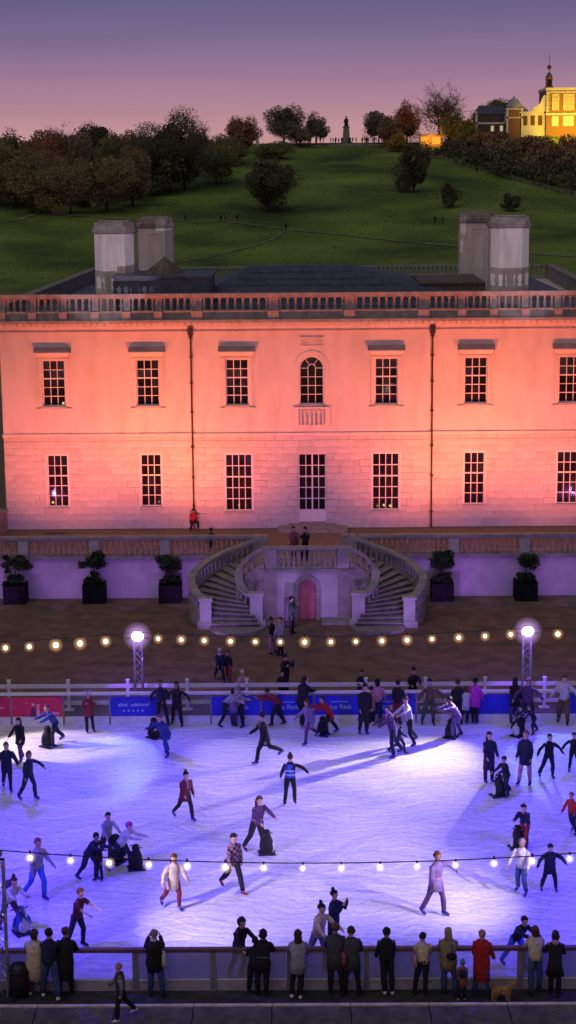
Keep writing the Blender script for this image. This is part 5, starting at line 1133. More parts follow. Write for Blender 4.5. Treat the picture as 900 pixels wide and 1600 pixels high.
# ------------------------------------------------------------------ rink boards, far side
FB = thing('far_rink_barrier', (0, -28.87, 0), 'rink barrier with red and blue banners on the far side of the ice', 'barrier')
JX = [-20.0, -18.05, -16.1, -14.15, -12.2, -10.2, -8.22, -6.30, -4.37, -2.45, -.50, 1.45, 3.40, 5.35, 7.3, 9.25, 11.2, 13.15, 15.1]
JX = [-13.89, -11.9, -9.87, -8.08, -6.14, -4.16, -2.23, -0.19, 1.79, 3.77, 5.75, 7.73, 9.66, 11.63]
def fbp(mb, name, m): return build(mb, name, m, FB)
postm = MB().box(-.035, .035, -.06, .03, 0, 1.19).mesh('post'); postm.materials.append(POSTG)
for x in JX: build(postm, 'post', None, FB, loc=(x, 0, 0))
for k, (a, b) in enumerate(zip(JX[:-1], JX[1:])):
    fbp(MB().box(a+.005, b-.005, -.08, .10, 1.20, 1.285), 'top_ledge', KICK)
    kb = fbp(MB().box(a+.04, b-.04, -.05, 0, 0, .33), 'kickboard', KICK); 
    kind = KINDS[k]
    if kind == 'c': fbp(MB().box(a+.04, b-.04, -.02, 0, .34, 1.19), 'clear_panel', CLEAR)
    else:
        bn = fbp(MB().box(a+.036, b-.036, -.045, -.005, .35, 1.12), 'red_banner' if kind == 'r' else 'blue_banner', REDB if kind == 'r' else BLUEB)
        if kind in 'i':
            for txt, sz, dx, dz in (('Ice Rink', .26, .62, .58),):
                cu = bpy.data.curves.new('lettering', 'FONT'); cu.body = txt; cu.size = sz; cu.extrude = .002
                fo = bpy.data.objects.new('lettering', cu); col.objects.link(fo); dg = bpy.context.evaluated_depsgraph_get()
                me = bpy.data.meshes.new_from_object(fo.evaluated_get(dg)); bpy.data.objects.remove(fo)
                me.materials.clear(); me.materials.append(PRINT)
                o = build(me, 'lettering', None, bn); o.location = (a+dx, -.052, dz); o.rotation_euler = (R(90), 0, 0)
            build(MB().box(a+.66, a+1.3, -.050, -.046, .86, .885), 'small_print', PRINT, bn)
        if kind in 's':
            mk = MB(); x = a+.34; rnd = random.Random(3)
            for n_g, gap in ((5, .10), (9, 0)):
                for _ in range(n_g): mk.box(x, x+.028, -.05, -.046, .74, .74+rnd.choice((.09, .12))); mk.box(x+.028, x+.055, -.05, -.046, .74+rnd.choice((0, .05)), .765+rnd.choice((0, .05))); x += .078
                x += gap
            for j in range(5):
                cx_ = a+.55+j*.18; pts = []
                for q in range(10): rr = .055 if q % 2 == 0 else .024; aa = R(90+36*q); pts.append((cx_+rr*math.cos(aa), -.05, .56+rr*math.sin(aa)))
                mk.add(pts, [tuple(range(10))])
            build(mk, 'lettering', PRINT, bn)
        if kind == 'r':
            mk = MB(); rnd = random.Random(11+k)
            # printed skating couple and little snowflakes
            for _ in range(6):
                cx_ = rnd.uniform(a+.1, b-.1); cz_ = rnd.uniform(.5, 1.0); mk.box(cx_-.018, cx_+.018, -.05, -.046, cz_-.018, cz_+.018)
            if k == RC: 
                for q in range(6): mk.box(a+1.55+q*.055, a+1.585+q*.055, -.05, -.046, .42, .42+rnd.choice((.08, .11)))
                mk.add([(a+.98, -.05, .33), (a+1.12, -.05, .33), (a+1.08, -.05, .72), (a+1.02, -.05, .72)], [(0, 1, 2, 3)]); mk.add([(a+1.05+.05*math.cos(R(45*q)), -.05, .78+.05*math.sin(R(45*q))) for q in range(8)], [tuple(range(8))])
                dk = MB(); dk.add([(a+.72, -.05, .33), (a+.96, -.05, .33), (a+.93, -.05, .68), (a+.80, -.05, .72)], [(0, 1, 2, 3)]); build(dk, 'printed_figure', mat('print_dark', (.06, .01, .10), .6), bn)
                mk.add([(a+.86+.055*math.cos(R(45*q)), -.05, .83+.055*math.sin(R(45*q))) for q in range(8)], [tuple(range(8))])
            else:
                x = a+1.15
                for q in range(8): mk.box(x, x+.04, -.05, -.046, .66, .66+rnd.choice((.08, .13))); x += .07
            build(mk, 'lettering', PRINTP, bn)
# ranch fence behind
RF = thing('ranch_fence', (0, -27.1, 0), 'white two rail post fence running behind the far rink barrier', 'fence')
RX = [RX0+2.36*k for k in range(-3, 13)]
pmh = MB().box(-.06, .06, -.06, .06, 0, 1.22).box(-.075, .075, -.075, .075, 1.22, 1.27).box(-.2, .2, -.12, .12, 0, .05).mesh('post'); pmh.materials.append(WOODW)
for x in RX: build(pmh, 'post', None, RF, loc=(x, 0, .012))
for a, b in zip(RX[:-1], RX[1:]):
    for z in (.93, .24): build(MB().box(a+.07, b-.07, -.02, .02, z, z+.16), 'rail', WOODW, RF)
# near barrier
NB = thing('near_rink_barrier', (0, -50.93, 0), 'rink barrier of scratched clear panels and brown rail in front of the spectators', 'barrier')
npm = MB().box(-.075, .075, -.09, .03, 0, 1.09).mesh('post'); npm.materials.append(POSTG)
for x in NJ: build(npm, 'post', None, NB, loc=(x, 0, 0))
for k, (a, b) in enumerate(zip(NJ[:-1], NJ[1:])):
    build(MB().box(a, b-.004, -.10, .06, 1.09, 1.18), 'top_rail', RAILB, NB)
    build(MB().box(a+.08, b-.08, -.05, -.035, .34, 1.085), 'panel', CLEAR if k in NCLEAR else FROST, NB)
    build(MB().box(a+.08, b-.08, -.07, .0, .30, .335), 'mid_rail', KICK, NB)
    build(MB().box(a+.08, b-.08, -.06, -.01, .0, .29), 'kickboard', KICK2, NB)
# uplight housings on the terrace
for i, (ux, k) in enumerate(UPL):
    t = thing('uplight', (ux, -7.95, 1.77), UPLAB[i], 'floodlight', 'uplights behind the terrace balustrade')
    build(MB().box(-.16, .16, -.1, .06, .06, .36).box(-.2, .2, -.02, .02, 0, .2), 'housing', DARKM, t)
# sign board by the stair door
t = thing('sign_board', (-1.2, -14.4, 0), 'black notice board standing left of the red arched door', 'sign')
build(MB().box(-.26, .26, -.03, .03, .12, 1.42), 'board', DARKM, t); build(MB().box(-.2, .2, -.045, -.031, .3, 1.2), 'poster', mat('poster_grey', (.12, .11, .14), .6, (.2, .18, .22), 6), t)
for s_ in (-1, 1): build(MB().box(s_*.2-.03, s_*.2+.03, -.18, .18, 0, .12), 'foot', DARKM, t)

# ------------------------------------------------------------------ people
COL = dict(black=(.011, .010, .014), navy=(.012, .014, .045), blue=(.02, .04, .22), jeans=(.04, .07, .20), bjeans=(.05, .12, .55), dkgrey=(.05, .05, .06), grey=(.22, .22, .24), ltgrey=(.28, .27, .30), white=(.50, .48, .48), cream=(.55, .46, .33),
           red=(.36, .018, .02), dkred=(.20, .02, .03), maroon=(.10, .014, .03), pink=(.45, .20, .26), magenta=(.5, .03, .36), lilac=(.17, .12, .24), purple=(.08, .035, .11), brown=(.12, .07, .04), tan=(.34, .22, .13), olive=(.22, .18, .09), green=(.05, .09, .06),
           teal=(.05, .22, .22), orange=(.28, .09, .04), yellow=(.6, .42, .06), hivis=(.05, .10, .6), blond=(.30, .20, .09), hbrown=(.05, .025, .015), hblack=(.012, .01, .01), hred=(.10, .028, .018), hgrey=(.2, .18, .18), skate=(.02, .025, .20), skateb=(.015, .015, .03), shoew=(.7, .7, .7), dkpink=(.22, .05, .09))
def cloth(n):
    c = COL[n]; return mat('cloth_'+n, tuple(v*.8 for v in c), .85, tuple(min(1, v*1.2) for v in c), 9, .4, 30)
def plaid():
    if 'cloth_plaid' in MATS: return MATS['cloth_plaid']
    m = mat('cloth_plaid', (.05, .02, .03), .85); n = m.node_tree.nodes; L = m.node_tree.links
    tcn = n.new('ShaderNodeTexCoord'); ck = n.new('ShaderNodeTexChecker'); ck.inputs['Scale'].default_value = 11; ck.inputs[1].default_value = (.30, .16, .18, 1); ck.inputs[2].default_value = (.04, .015, .03, 1)
    L.new(tcn.outputs['Object'], ck.inputs[0]); L.new(ck.outputs[0], n['Principled BSDF'].inputs['Base Color']); return m
POSE = dict(
    stand=(2, (2, 3, 5), (-3, 2, 5), (6, 9, 12), (2, 9, 12)),
    still=(0, (0, 0, 3), (0, 0, 3), (12, 6, 25), (12, 6, 25)),
    glide=(8, (18, 30, 6), (-12, 18, 8), (20, 22, 30), (5, 26, 20)),
    stride=(10, (30, 22, 4), (-24, 30, 8), (-18, 16, 20), (28, 16, 30)),
    walk=(4, (22, 10, 3), (-20, 18, 3), (-16, 8, 12), (20, 8, 20)),
    push=(34, (28, 34, 6), (-22, 12, 9), (62, 6, 18), (62, 6, 18)),
    bend=(48, (34, 38, 8), (2, 28, 8), (58, 10, 22), (60, 12, 12)),
    wide=(4, (10, 18, 8), (-6, 14, 10), (8, 52, 18), (8, 48, 22)),
    armL=(6, (14, 20, 6), (-12, 16, 6), (15, 68, 8), (4, 14, 16)),
    armR=(6, (14, 20, 6), (-12, 16, 6), (4, 14, 16), (15, 68, 8)),
    fwd=(14, (16, 24, 6), (-14, 16, 8), (62, 8, 6), (42, 10, 24)),
    back=(-7, (18, 6, 6), (6, 4, 8), (-28, 30, 14), (-24, 34, 20)),
    phone=(2, (2, 3, 5), (-3, 2, 5), (52, 4, 92), (40, 8, 100)),
    phot=(2, (2, 3, 5), (-3, 2, 5), (52, 8, 96), (52, 8, 96)),
    rail=(13, (2, 3, 5), (-3, 2, 5), (24, 12, 56), (20, 12, 58)),
    rail2=(12, (6, 34, 3), (-3, 2, 2), (26, 12, 54), (22, 12, 56)),
    crouch=(26, (75, 100, 12), (70, 95, 12), (50, 10, 45), (50, 10, 45)),
    lift=(4, (6, 8, 4), (-8, 60, 6), (10, 30, 14), (10, 62, 8)),
)
BODIES = []
def direc(fl, ab, side):
    a, b = R(fl), R(ab); return Vector((side*math.sin(b), -math.sin(a)*math.cos(b), -math.cos(a)*math.cos(b)))
def ring(c, ax, rx, ry, n=10, xh=Vector((1, 0, 0))):
    ax = ax.normalized(); u = (xh-ax*xh.dot(ax)).normalized(); v = ax.cross(u)
    return [tuple(c+u*(math.cos(2*math.pi*i/n)*rx)+v*(math.sin(2*math.pi*i/n)*ry)) for i in range(n)]
def tubeloft(mb, pts, rad, n=10, xh=Vector((1, 0, 0)), mi=0):
    rings = []
    for i, p in enumerate(pts):
        ax = pts[min(i+1, len(pts)-1)]-pts[max(i-1, 0)]
        r = rad[i]; rx, ry = r if isinstance(r, tuple) else (r, r)
        h = xh if abs(ax.normalized().dot(xh)) < .95 else Vector((0, 1, 0))
        rings.append(ring(p, ax, rx, ry, n, h))
    mb.loft(rings, True, mi)
def person(x, y, z, H, face, pose, top, topc, legs, hair, hairc, shoe, extra, label, group=None, turn=0):
    t = thing('person', (x, y, z), label, 'person', group, R(face))
    rnd = random.Random(label)
    lean, LL, LR, AL, AR_ = POSE[pose]
    jit = lambda tp: tuple(v+rnd.uniform(-7, 7) for v in tp)
    LL, LR, AL, AR_ = jit(LL), jit(LR), jit(AL), jit(AR_)
    k = H/1.74; fat = rnd.uniform(1.02, 1.2) if H > 1.35 else 1.0
    hip = Vector((0, 0, 0)); L_ = []
    for side, P in ((1, LL), (-1, LR)):
        h = Vector((side*.085, 0, -.02)); kn = h+direc(P[0], P[2], side)*.43; an = kn+direc(P[0]-P[1], P[2]*.6, side)*.43
        L_.append([h, kn, an])
    base = min(l[2].z for l in L_)-.085-(.045 if shoe.startswith('skate') else 0)
    up = Vector((0, -math.sin(R(lean)), math.cos(R(lean)))); fwd = Vector((0, -math.cos(R(lean)), -math.sin(R(lean))))
    belly = up*.18; chest = up*.38; shm = up*.49; neck = up*.56
    hl = lean*.45-(8 if pose in ('rail', 'rail2', 'push') else 0); hu = Vector((0, -math.sin(R(hl)), math.cos(R(hl)))); hf = Vector((0, -math.cos(R(hl)), -math.sin(R(hl))))
    hf.rotate(Matrix.Rotation(R(turn), 3, hu))
    nk2 = neck+hu*.06; head = nk2+hu*.105
    A_ = []
    for side, P in ((1, AL), (-1, AR_)):
        s_ = shm+Vector((side*.160*fat, 0, 0))-up*.035; e = s_+direc(P[0]+lean*.3, P[1], side)*.28; wv = direc(P[0]+lean*.3+P[2], P[1]*.55, side)
        if pose in ('phone', 'phot'): wv = (wv+Vector((-side*.35, 0, 0))).normalized()
        if pose.startswith('rail'): wv = (wv+Vector((-side*.35, 0, 0))).normalized()
        w_ = e+wv*.25; A_.append([s_, e, w_, wv])
    off = Vector((0, 0, -base))
    T = lambda v: (v+off)*k
    # -- continuous body grown with a skin modifier
    V = []; E = []; Rr = []; roots = []
    def nv(p, r, par=None, root=False):
        V.append(tuple(T(p))); Rr.append((r*k if not isinstance(r, tuple) else (r[0]*k, r[1]*k))); i = len(V)-1
        if par is not None: E.append((par, i))
        if root: roots.append(i)
        return i
    pv_ = nv(hip, (.105, .08), root=True); b1 = nv(belly, (.10, .075), pv_); c1 = nv(chest, (.115, .08), b1); s1 = nv(shm, (.08, .06), c1); n1 = nv(neck, .05, s1)
    n2 = nv(nk2+hf*.01, .072, n1); h1 = nv(head+hf*.012, .108, n2); h2 = nv(head+hu*.07, .098, h1)
    for (s_, e, w_, wv), side in zip(A_, (1, -1)):
        a = nv(s_, .045, s1); b_ = nv(s_.lerp(e, .5), .042, a); c = nv(e, .035, b_); d = nv(w_, .026, c); pm2 = nv(w_+wv*.055, (.036, .026), d)
        nv(w_+wv*.085, (.034, .02), pm2)
        inw = Vector((-side, 0, 0)); inw = (inw-wv*inw.dot(wv)).normalized(); acr = wv.cross(inw).normalized()
        for q, (o2, ln) in enumerate(((-.027, .062), (-.009, .075), (.009, .070), (.027, .055))):
            f0 = w_+wv*.07+acr*o2; f1 = f0+wv*ln*.55+inw*.006; f2 = f1+(wv*.8+inw*.6).normalized()*ln*.5
            i0 = nv(f0, .009, root=True); i1 = nv(f1, .008, i0); nv(f2, .007, i1)
        f0 = w_+wv*.03+acr*-.025; i0 = nv(f0, .010, root=True); i1 = nv(f0+(acr*-.8+wv*.7).normalized()*.035, .009, i0); nv(f0+(acr*-.6+wv*1.1).normalized()*.062, .008, i1)
    for h, kn, an in L_:
        a = nv(h, .07, pv_); b_ = nv(h.lerp(kn, .5), .062, a); c = nv(kn, .046, b_); c2 = nv(kn.lerp(an, .35), .043, c); d = nv(an, .034, c2); nv(an+Vector((0, -.09, -.05)), .03, d)
    me = bpy.data.meshes.new('body'); me.from_pydata(V, E, []); o = bpy.data.objects.new('body', me); col.objects.link(o); o.parent = t
    md = o.modifiers.new('skin', 'SKIN'); md.use_smooth_shade = True; o.modifiers.new('sub', 'SUBSURF').levels = 1
    for i, r in enumerate(Rr): me.skin_vertices[0].data[i].radius = r if isinstance(r, tuple) else (r, r)
    for i in range(len(V)): me.skin_vertices[0].data[i].use_root = (i in roots)
    sk = SKIN[rnd.choice((0, 1, 1, 0, 3, 2))]
    BODIES.append((o, sk, T(head), hf.copy(), hu.copy(), k))
    X = Vector((1, 0, 0))
    def kp(mb, name, m, smooth=True, parent=None):
        if name not in ('skate', 'belt', 'hi_vis_vest', 'shoe'):      # rumpled cloth, loose hair
            g_ = .0085*k; mb.v = [(a+rnd.gauss(0, g_), b+rnd.gauss(0, g_), c+rnd.gauss(0, g_)) for a, b, c in mb.v]
        return build(mb, name, m, parent or t, smooth)
    # -- clothes
    if topc == 'plaid': tm = plaid()
    else: tm = cloth(topc)
    mb = MB(); lg_dir = ((L_[0][1]-L_[0][0])+(L_[1][1]-L_[1][0])).normalized(); spr = abs(L_[0][1].y-L_[1][1].y)*.5
    puff = 1.12 if top in ('puffer', 'coat', 'long') else 1.0
    pts = []; rad = []
    if top == 'long': pts += [hip+lg_dir*.50, hip+lg_dir*.25]; rad += [(.215, .17+spr*.8), (.20, .15+spr*.3)]
    elif top in ('coat', 'puffer'): pts += [hip+lg_dir*.27]; rad += [(.20, .15+spr*.3)]
    elif top == 'skirt': pts += [hip+lg_dir*.34]; rad += [(.25, .21+spr*.3)]
    f_ = fat*puff
    pts += [hip-up*.05, belly*.6, belly, chest, shm-up*.02, shm+up*.045, neck+up*.012]; rad += [(.172*f_, .125*f_), (.158*f_, .118*f_), (.155*f_, .118*f_), (.178*f_, .125*f_), (.170*f_, .10*f_), (.10*f_, .075), (.068, .066)]
    tubeloft(mb, [T(p) for p in pts], [(a*k, b*k) for a, b in rad], 12)
    tee = top == 'tee'
    for s_, e, w_, wv in A_:
        if tee: pp = [s_-Vector((0, 0, 0)), s_.lerp(e, .5), s_.lerp(e, .7)]; rr = [.068, .062, .062]
        else: pp = [s_-(e-s_)*.05, s_.lerp(e, .5), e, e.lerp(w_, .5), w_+wv*.01]; rr = [.060*puff, .066*puff, .060*puff, .052*puff, .044*puff]
        tubeloft(mb, [T(p) for p in pp], [r*k for r in rr], 8)
    kp(mb, {'tee': 'shirt', 'sweater': 'sweater', 'long': 'long_coat', 'coat': 'coat', 'puffer': 'puffer_coat', 'skirt': 'flared_coat'}.get(top, 'jacket'), tm)
    mb = MB(); lc = cloth(legs)
    tubeloft(mb, [T(p) for p in (belly*.35, hip, hip-Vector((0, 0, .10)))], [(.150*k*fat, .108*k), (.160*k*fat, .12*k), (.12*k, .10*k)], 10)
    for h, kn, an in L_:
        tubeloft(mb, [T(p) for p in (h+Vector((0, 0, .04)), h.lerp(kn, .45), kn, kn.lerp(an, .4), an+Vector((0, 0, .02)))], [r*k*(fat*.5+.5) for r in (.104, .092, .072, .068, .058)], 9)
    kp(mb, 'trousers', lc)
    # -- shoes or skates
    for (h, kn, an), P, side in ((L_[0], LL, 1), (L_[1], LR, -1)):
        sh = P[0]-P[1]; a = R(max(-55, min(25, sh*.55))); fd = Vector((side*.12, -math.cos(a), math.sin(a))).normalized(); dn = Vector((0, -math.sin(a)*1.0, -math.cos(a)))
        mb = MB(); heel = an-fd*.055+dn*.045; ball_ = an+fd*.10+dn*.052; toe = an+fd*.175+dn*.055
        tubeloft(mb, [T(p) for p in (heel-fd*.015, heel+fd*.03-dn*.012, an+fd*.05+dn*.035, ball_, toe)], [(.034*k, .032*k), (.046*k, .05*k), (.046*k, .045*k), (.05*k, .034*k), (.03*k, .02*k)], 8)
        if shoe.startswith('skate'):
            tubeloft(mb, [T(p) for p in (an+(kn-an).normalized()*.17, an+(kn-an).normalized()*.05, an+dn*.04)], [.062*k, .055*k, .05*k], 8)
            bo = kp(mb, 'skate', cloth('skate' if shoe == 'skate' else 'skateb'))
            bl_ = MB(); c0 = T(an-fd*.06+dn*.09); c1_ = T(an+fd*.19+dn*.09); dd = dn*.04*k; sx = Vector((.006, 0, 0))
            bl_.loft([[tuple(c0-sx), tuple(c0+sx), tuple(c0+sx+dd), tuple(c0-sx+dd)], [tuple(c1_-sx), tuple(c1_+sx), tuple(c1_+sx+dd), tuple(c1_-sx+dd)]]); build(bl_, 'blade', METAL, bo)
        else: kp(mb, 'shoe', cloth({'white': 'shoew'}.get(shoe, shoe)))
    # -- hair, hats, hoods
    hd = T(head); hm = cloth(hairc)
    def cap(mb, r, front=.2, low=-.02, sc=(1, 1.12, 1.15), n=14, m=8, dz=.018, mi=0):
        sd_ = hu.cross(hf).normalized(); idx = {}; vs = []; fs = []
        for j in range(m+1):
            th = math.pi*j/m
            for i in range(n):
                ph = 2*math.pi*i/n; lx = math.sin(th)*math.cos(ph); ly = math.sin(th)*math.sin(ph); lz = math.cos(th)
                vs.append(tuple(hd+(sd_*lx*r*sc[0]+hf*(ly*r*sc[1]-.012)+hu*(lz*r*sc[2]+dz))*k))
        for j in range(m):
            for i in range(n):
                ph = 2*math.pi*(i+.5)/n; th = math.pi*(j+.5)/m; ly = math.sin(th)*math.sin(ph); lz = math.cos(th)
                if ly > front and lz < .38: continue
                if lz < low: 
                    if not (ly < -.1 and lz > low-.45): continue
                fs.append((j*n+i, j*n+(i+1) % n, (j+1)*n+(i+1) % n, (j+1)*n+i))
        mb.add(vs, fs, mi)
    mb = MB(); hp = lambda a, b, c=0: hd+(hf*a+hu*b+Vector((c, 0, 0)))*k
    if hair == 'hood':
        cap(mb, .118, .45, -.6); tubeloft(mb, [T(neck+up*.02), T(neck-up*.04)], [(.1*k, .1*k), (.13*k, .11*k)], 8); kp(mb, 'hood', tm if hairc == topc else hm)
    elif hair == 'hat' or hair == 'pompom' or hair == 'antler':
        cap(mb, .108, .55, .12)
        tubeloft(mb, [hp(-.012, .035), hp(-.012, .065)], [(.112*k, .122*k), (.108*k, .118*k)], 12)
        if hair == 'pompom': mb.ball(tuple(hp(-.02, .16)), .04*k)
        if hair == 'antler':
            for s_ in (-1, 1): mb.tube(hp(0, .12, s_*.05), hp(0, .2, s_*.16), .02*k); mb.tube(hp(0, .17, s_*.11), hp(0, .23, s_*.09), .016*k)
        kp(mb, 'hat', hm)
        mb = MB(); cap(mb, .098, .1, -.35); kp(mb, 'hair', cloth('hbrown'))
    elif hair == 'bald':
        cap(mb, .094, -.35, -.1, dz=-.005); kp(mb, 'hair', hm)
    else:
        cap(mb, .104, .25, -.05)
        if hair == 'long': tubeloft(mb, [hp(-.045, .05), hp(-.085, -.06), hp(-.095, -.18), hp(-.085, -.31)], [(.085*k, .05*k), (.10*k, .055*k), (.095*k, .05*k), (.04*k, .02*k)], 8)
        if hair == 'bob': tubeloft(mb, [hp(-.03, .05), hp(-.055, -.04), hp(-.05, -.13)], [(.09*k, .07*k), (.108*k, .08*k), (.08*k, .05*k)], 8)
        if hair == 'bun': mb.ball(tuple(hp(-.05, .15)), .055*k)
        if hair == 'tail': tubeloft(mb, [hp(-.09, .06), hp(-.14, .0), hp(-.13, -.14)], [.03*k, .04*k, .015*k], 6)
        kp(mb, 'hair', hm)
    # -- extras
    for ex in extra.split():
        nm, c = (ex.split(':')+['black'])[:2]
        if nm == 'scarf':
            mb = MB(); tubeloft(mb, [T(neck-up*.02), T(neck+up*.035)], [(.095*k, .09*k), (.085*k, .08*k)], 10); mb.tube(T(neck+fwd*.09), T(chest+fwd*.15-up*.12), .035*k, .03*k); kp(mb, 'scarf', cloth(c))
        if nm == 'vest':
            mb = MB(); tubeloft(mb, [T(p) for p in (hip+up*.02, belly, chest, shm-up*.01)], [(a*k, b*k) for a, b in ((.186, .14), (.172, .134), (.194, .142), (.15, .118))], 12, mi=0)
            for q in (.10, .24): tubeloft(mb, [T(up*q), T(up*(q+.045))], [(.186*k, .145*k)]*2, 12, mi=1)
            kp(mb, 'hi_vis_vest', [cloth(c), cloth('white')])
        if nm == 'hoodie':
            mb = MB(); mb.ball(tuple(T(neck-fwd*.10-up*.03)), .095*k, 10, 6, sz=.75); kp(mb, 'hood', cloth(c))
        if nm == 'sleeves': 
            mb = MB()
            for s_, e, w_, wv in A_: tubeloft(mb, [T(p) for p in (s_.lerp(e, .12), e, w_+wv*.005)], [.080*k, .066*k, .05*k], 8)
            kp(mb, 'sleeves', cloth(c))
        if nm == 'belt':
            mb = MB(); tubeloft(mb, [T(up*.10), T(up*.145)], [(.195*k, .15*k)]*2, 12); kp(mb, 'belt', cloth(c))
        if nm == 'wings': pass
    if 'bag' in extra or 'pack' in extra or 'tote' in extra or 'sling' in extra:
        c = [e for e in extra.split() if e.split(':')[0] in ('bag', 'pack', 'tote', 'sling')][0].split(':'); kind, c = c[0], (c+['black'])[1]
        b = thing({'pack': 'backpack', 'tote': 'tote_bag', 'bag': 'shoulder_bag', 'sling': 'cross_body_bag'}[kind], (x, y, z), BAGLAB.get(label, 'bag carried by the '+label)[:110], 'bag', None, R(face))
        mb = MB()
        if kind == 'pack': c0 = T(chest-fwd*.20-up*.06); mb.ball(tuple(c0), .17*k, 10, 6, sy=.6, sz=1.2)
        elif kind == 'sling': c0 = T(up*.12-fwd*.20+Vector((-.08, 0, 0))); mb.ball(tuple(c0), .15*k, 10, 6, sy=.5, sz=.7); 
        else: c0 = T(up*.06+Vector((-.235 if kind == 'tote' else .235, 0, 0))-fwd*.05); mb.loft([[tuple(c0+Vector((sx*.05*w2, sy*.16*w2, zz))*k) for sx, sy in ((-1, -1), (1, -1), (1, 1), (-1, 1))] for w2, zz in ((.8, -.17), (1.05, -.12), (1, .05), (.8, .15))])
        build(mb, 'pouch', cloth(c), b, True)
        mb = MB()
        if kind == 'pack':
            for s_ in (-1, 1): mb.tube(c0+Vector((s_*.1*k, 0, .1*k)), T(shm+Vector((s_*.1, 0, .045))), .016*k); mb.tube(T(shm+Vector((s_*.1, 0, .045))), T(chest+fwd*.14+Vector((s_*.1, 0, 0))), .016*k)
        else: s2 = 1 if c0.x > 0 else -1; mb.tube(c0+Vector((0, .05, .12*k)), T(shm+Vector((s2*.13, 0, .04))), .014*k)
        build(mb, 'strap', cloth(c), b)
    if 'phone' in extra:
        p = T(A_[0][2]+A_[0][3]*.10); b = build(MB().box(-.04, .04, -.006, .006, -.075, .075), 'phone', cloth('black')); b.location = Vector((x, y, z))+Matrix.Rotation(R(face), 3, 'Z')@p
        b.rotation_euler.z = R(face); tag(b, 'dark phone held up by the '+label, 'phone')
    return t
for a in PEOPLE: person(*a)
# grow all bodies at once, then add face features
dg = bpy.context.evaluated_depsgraph_get()
for o, sk, hd, hf, hu, k in BODIES:
    me = bpy.data.meshes.new_from_object(o.evaluated_get(dg)); o.modifiers.clear(); o.data = me; me.name = 'body'
    b = bmesh.new(); b.from_mesh(me)
    for f in b.faces: f.smooth = True; f.material_index = 0
    sd_ = hu.cross(hf).normalized()
    def blob(c, r, mi, st=(1, 1, 1)):
        res = bmesh.ops.create_icosphere(b, subdivisions=1, radius=r*k)
        for v in res['verts']: v.co = c+sd_*v.co.x*st[0]+hf*v.co.y*st[1]+hu*v.co.z*st[2]
        for f in {f for v in res['verts'] for f in v.link_faces}: f.material_index = mi; f.smooth = True
    blob(hd+(hf*.098+hu*.0)*k, .016, 0, (.8, 1.2, 1.5))
    for s_ in (-1, 1):
        blob(hd+(sd_*s_*.034+hf*.088+hu*.022)*k, .011, 1); blob(hd+(sd_*s_*.090+hu*.005)*k, .022, 0, (.5, .8, 1.3))
    blob(hd+(hf*.092-hu*.042)*k, .016, 2, (1.4, .5, .4))
    b.to_mesh(me); b.free(); me.materials.clear()
    for m_ in (sk, EYE, cloth('dkpink')): me.materials.append(m_)

# penguin shaped skating aids
def penguin_meshes():
    body = MB(); body.lathe([(.10, .05), (.235, .08), (.27, .28), (.245, .48), (.17, .64), (.135, .70), (.145, .80), (.10, .90), (.02, .93)], n=14)
    for s_ in (-1, 1): body.loft([ring(Vector((s_*.24, -.02, .56)), Vector((0, 0, 1)), .03, .07, 8), ring(Vector((s_*.30, -.04, .34)), Vector((0, 0, 1)), .025, .06, 8), ring(Vector((s_*.33, -.05, .24)), Vector((0, 0, 1)), .012, .03, 8)])
    belly = MB(); rings = []
    for z, w_, yy in ((.10, .10, -.225), (.2, .17, -.245), (.35, .175, -.245), (.5, .13, -.21), (.6, .06, -.165)):
        rings.append([(w_*math.cos(a), yy-.035*math.sin(a)+.03*abs(math.cos(a)), z) for a in [R(v) for v in (0, 30, 60, 90, 120, 150, 180)]])
    belly.loft(rings, False)
    beak = MB(); beak.loft([[(-.04, -.13, .77), (.04, -.13, .77), (.03, -.13, .81), (-.03, -.13, .81)], [(-.006, -.24, .77), (.006, -.24, .77), (.006, -.24, .78), (-.006, -.24, .78)]])
    eyes = MB().ball((-.06, -.115, .84), .025).ball((.06, -.115, .84), .025)
    hand = MB().tube((.12, .04, .78), (.24, .14, .80), .02).tube((.24, .14, .80), (.30, .16, .78), .026)
    hand2 = MB().tube((-.12, .04, .78), (-.24, .14, .80), .02).tube((-.24, .14, .80), (-.30, .16, .78), .026)
    base = MB().box(-.26, .26, -.30, .30, .02, .06).tube((-.2, -.34, .02), (-.2, .32, .02), .02).tube((.2, -.34, .02), (.2, .32, .02), .02)
    return body, belly, beak, eyes, hand, hand2, base
pg = [m_.mesh('part', True) for m_ in penguin_meshes()]
for me, m_ in zip(pg, (cloth('black'), cloth('white'), cloth('orange'), cloth('white'), cloth('dkgrey'), cloth('dkgrey'), cloth('navy'))): me.materials.append(m_)
BODC = pg[0].copy(); BODC.materials.clear(); BODC.materials.append(mat('blue_plastic', (.02, .05, .30), .35))
for x, y, sc, face, colr, label in AIDS:
    t = thing('skating_aid', (x, y, .004), label, 'skating aid', 'penguin shaped skating aids', R(face))
    for me, nm in zip(pg, ('body', 'belly', 'beak', 'eyes', 'handle', 'handle', 'base')):
        o = build(BODC if (nm == 'body' and colr == 'blue') else me, nm, None, t); o.scale = (sc,)*3
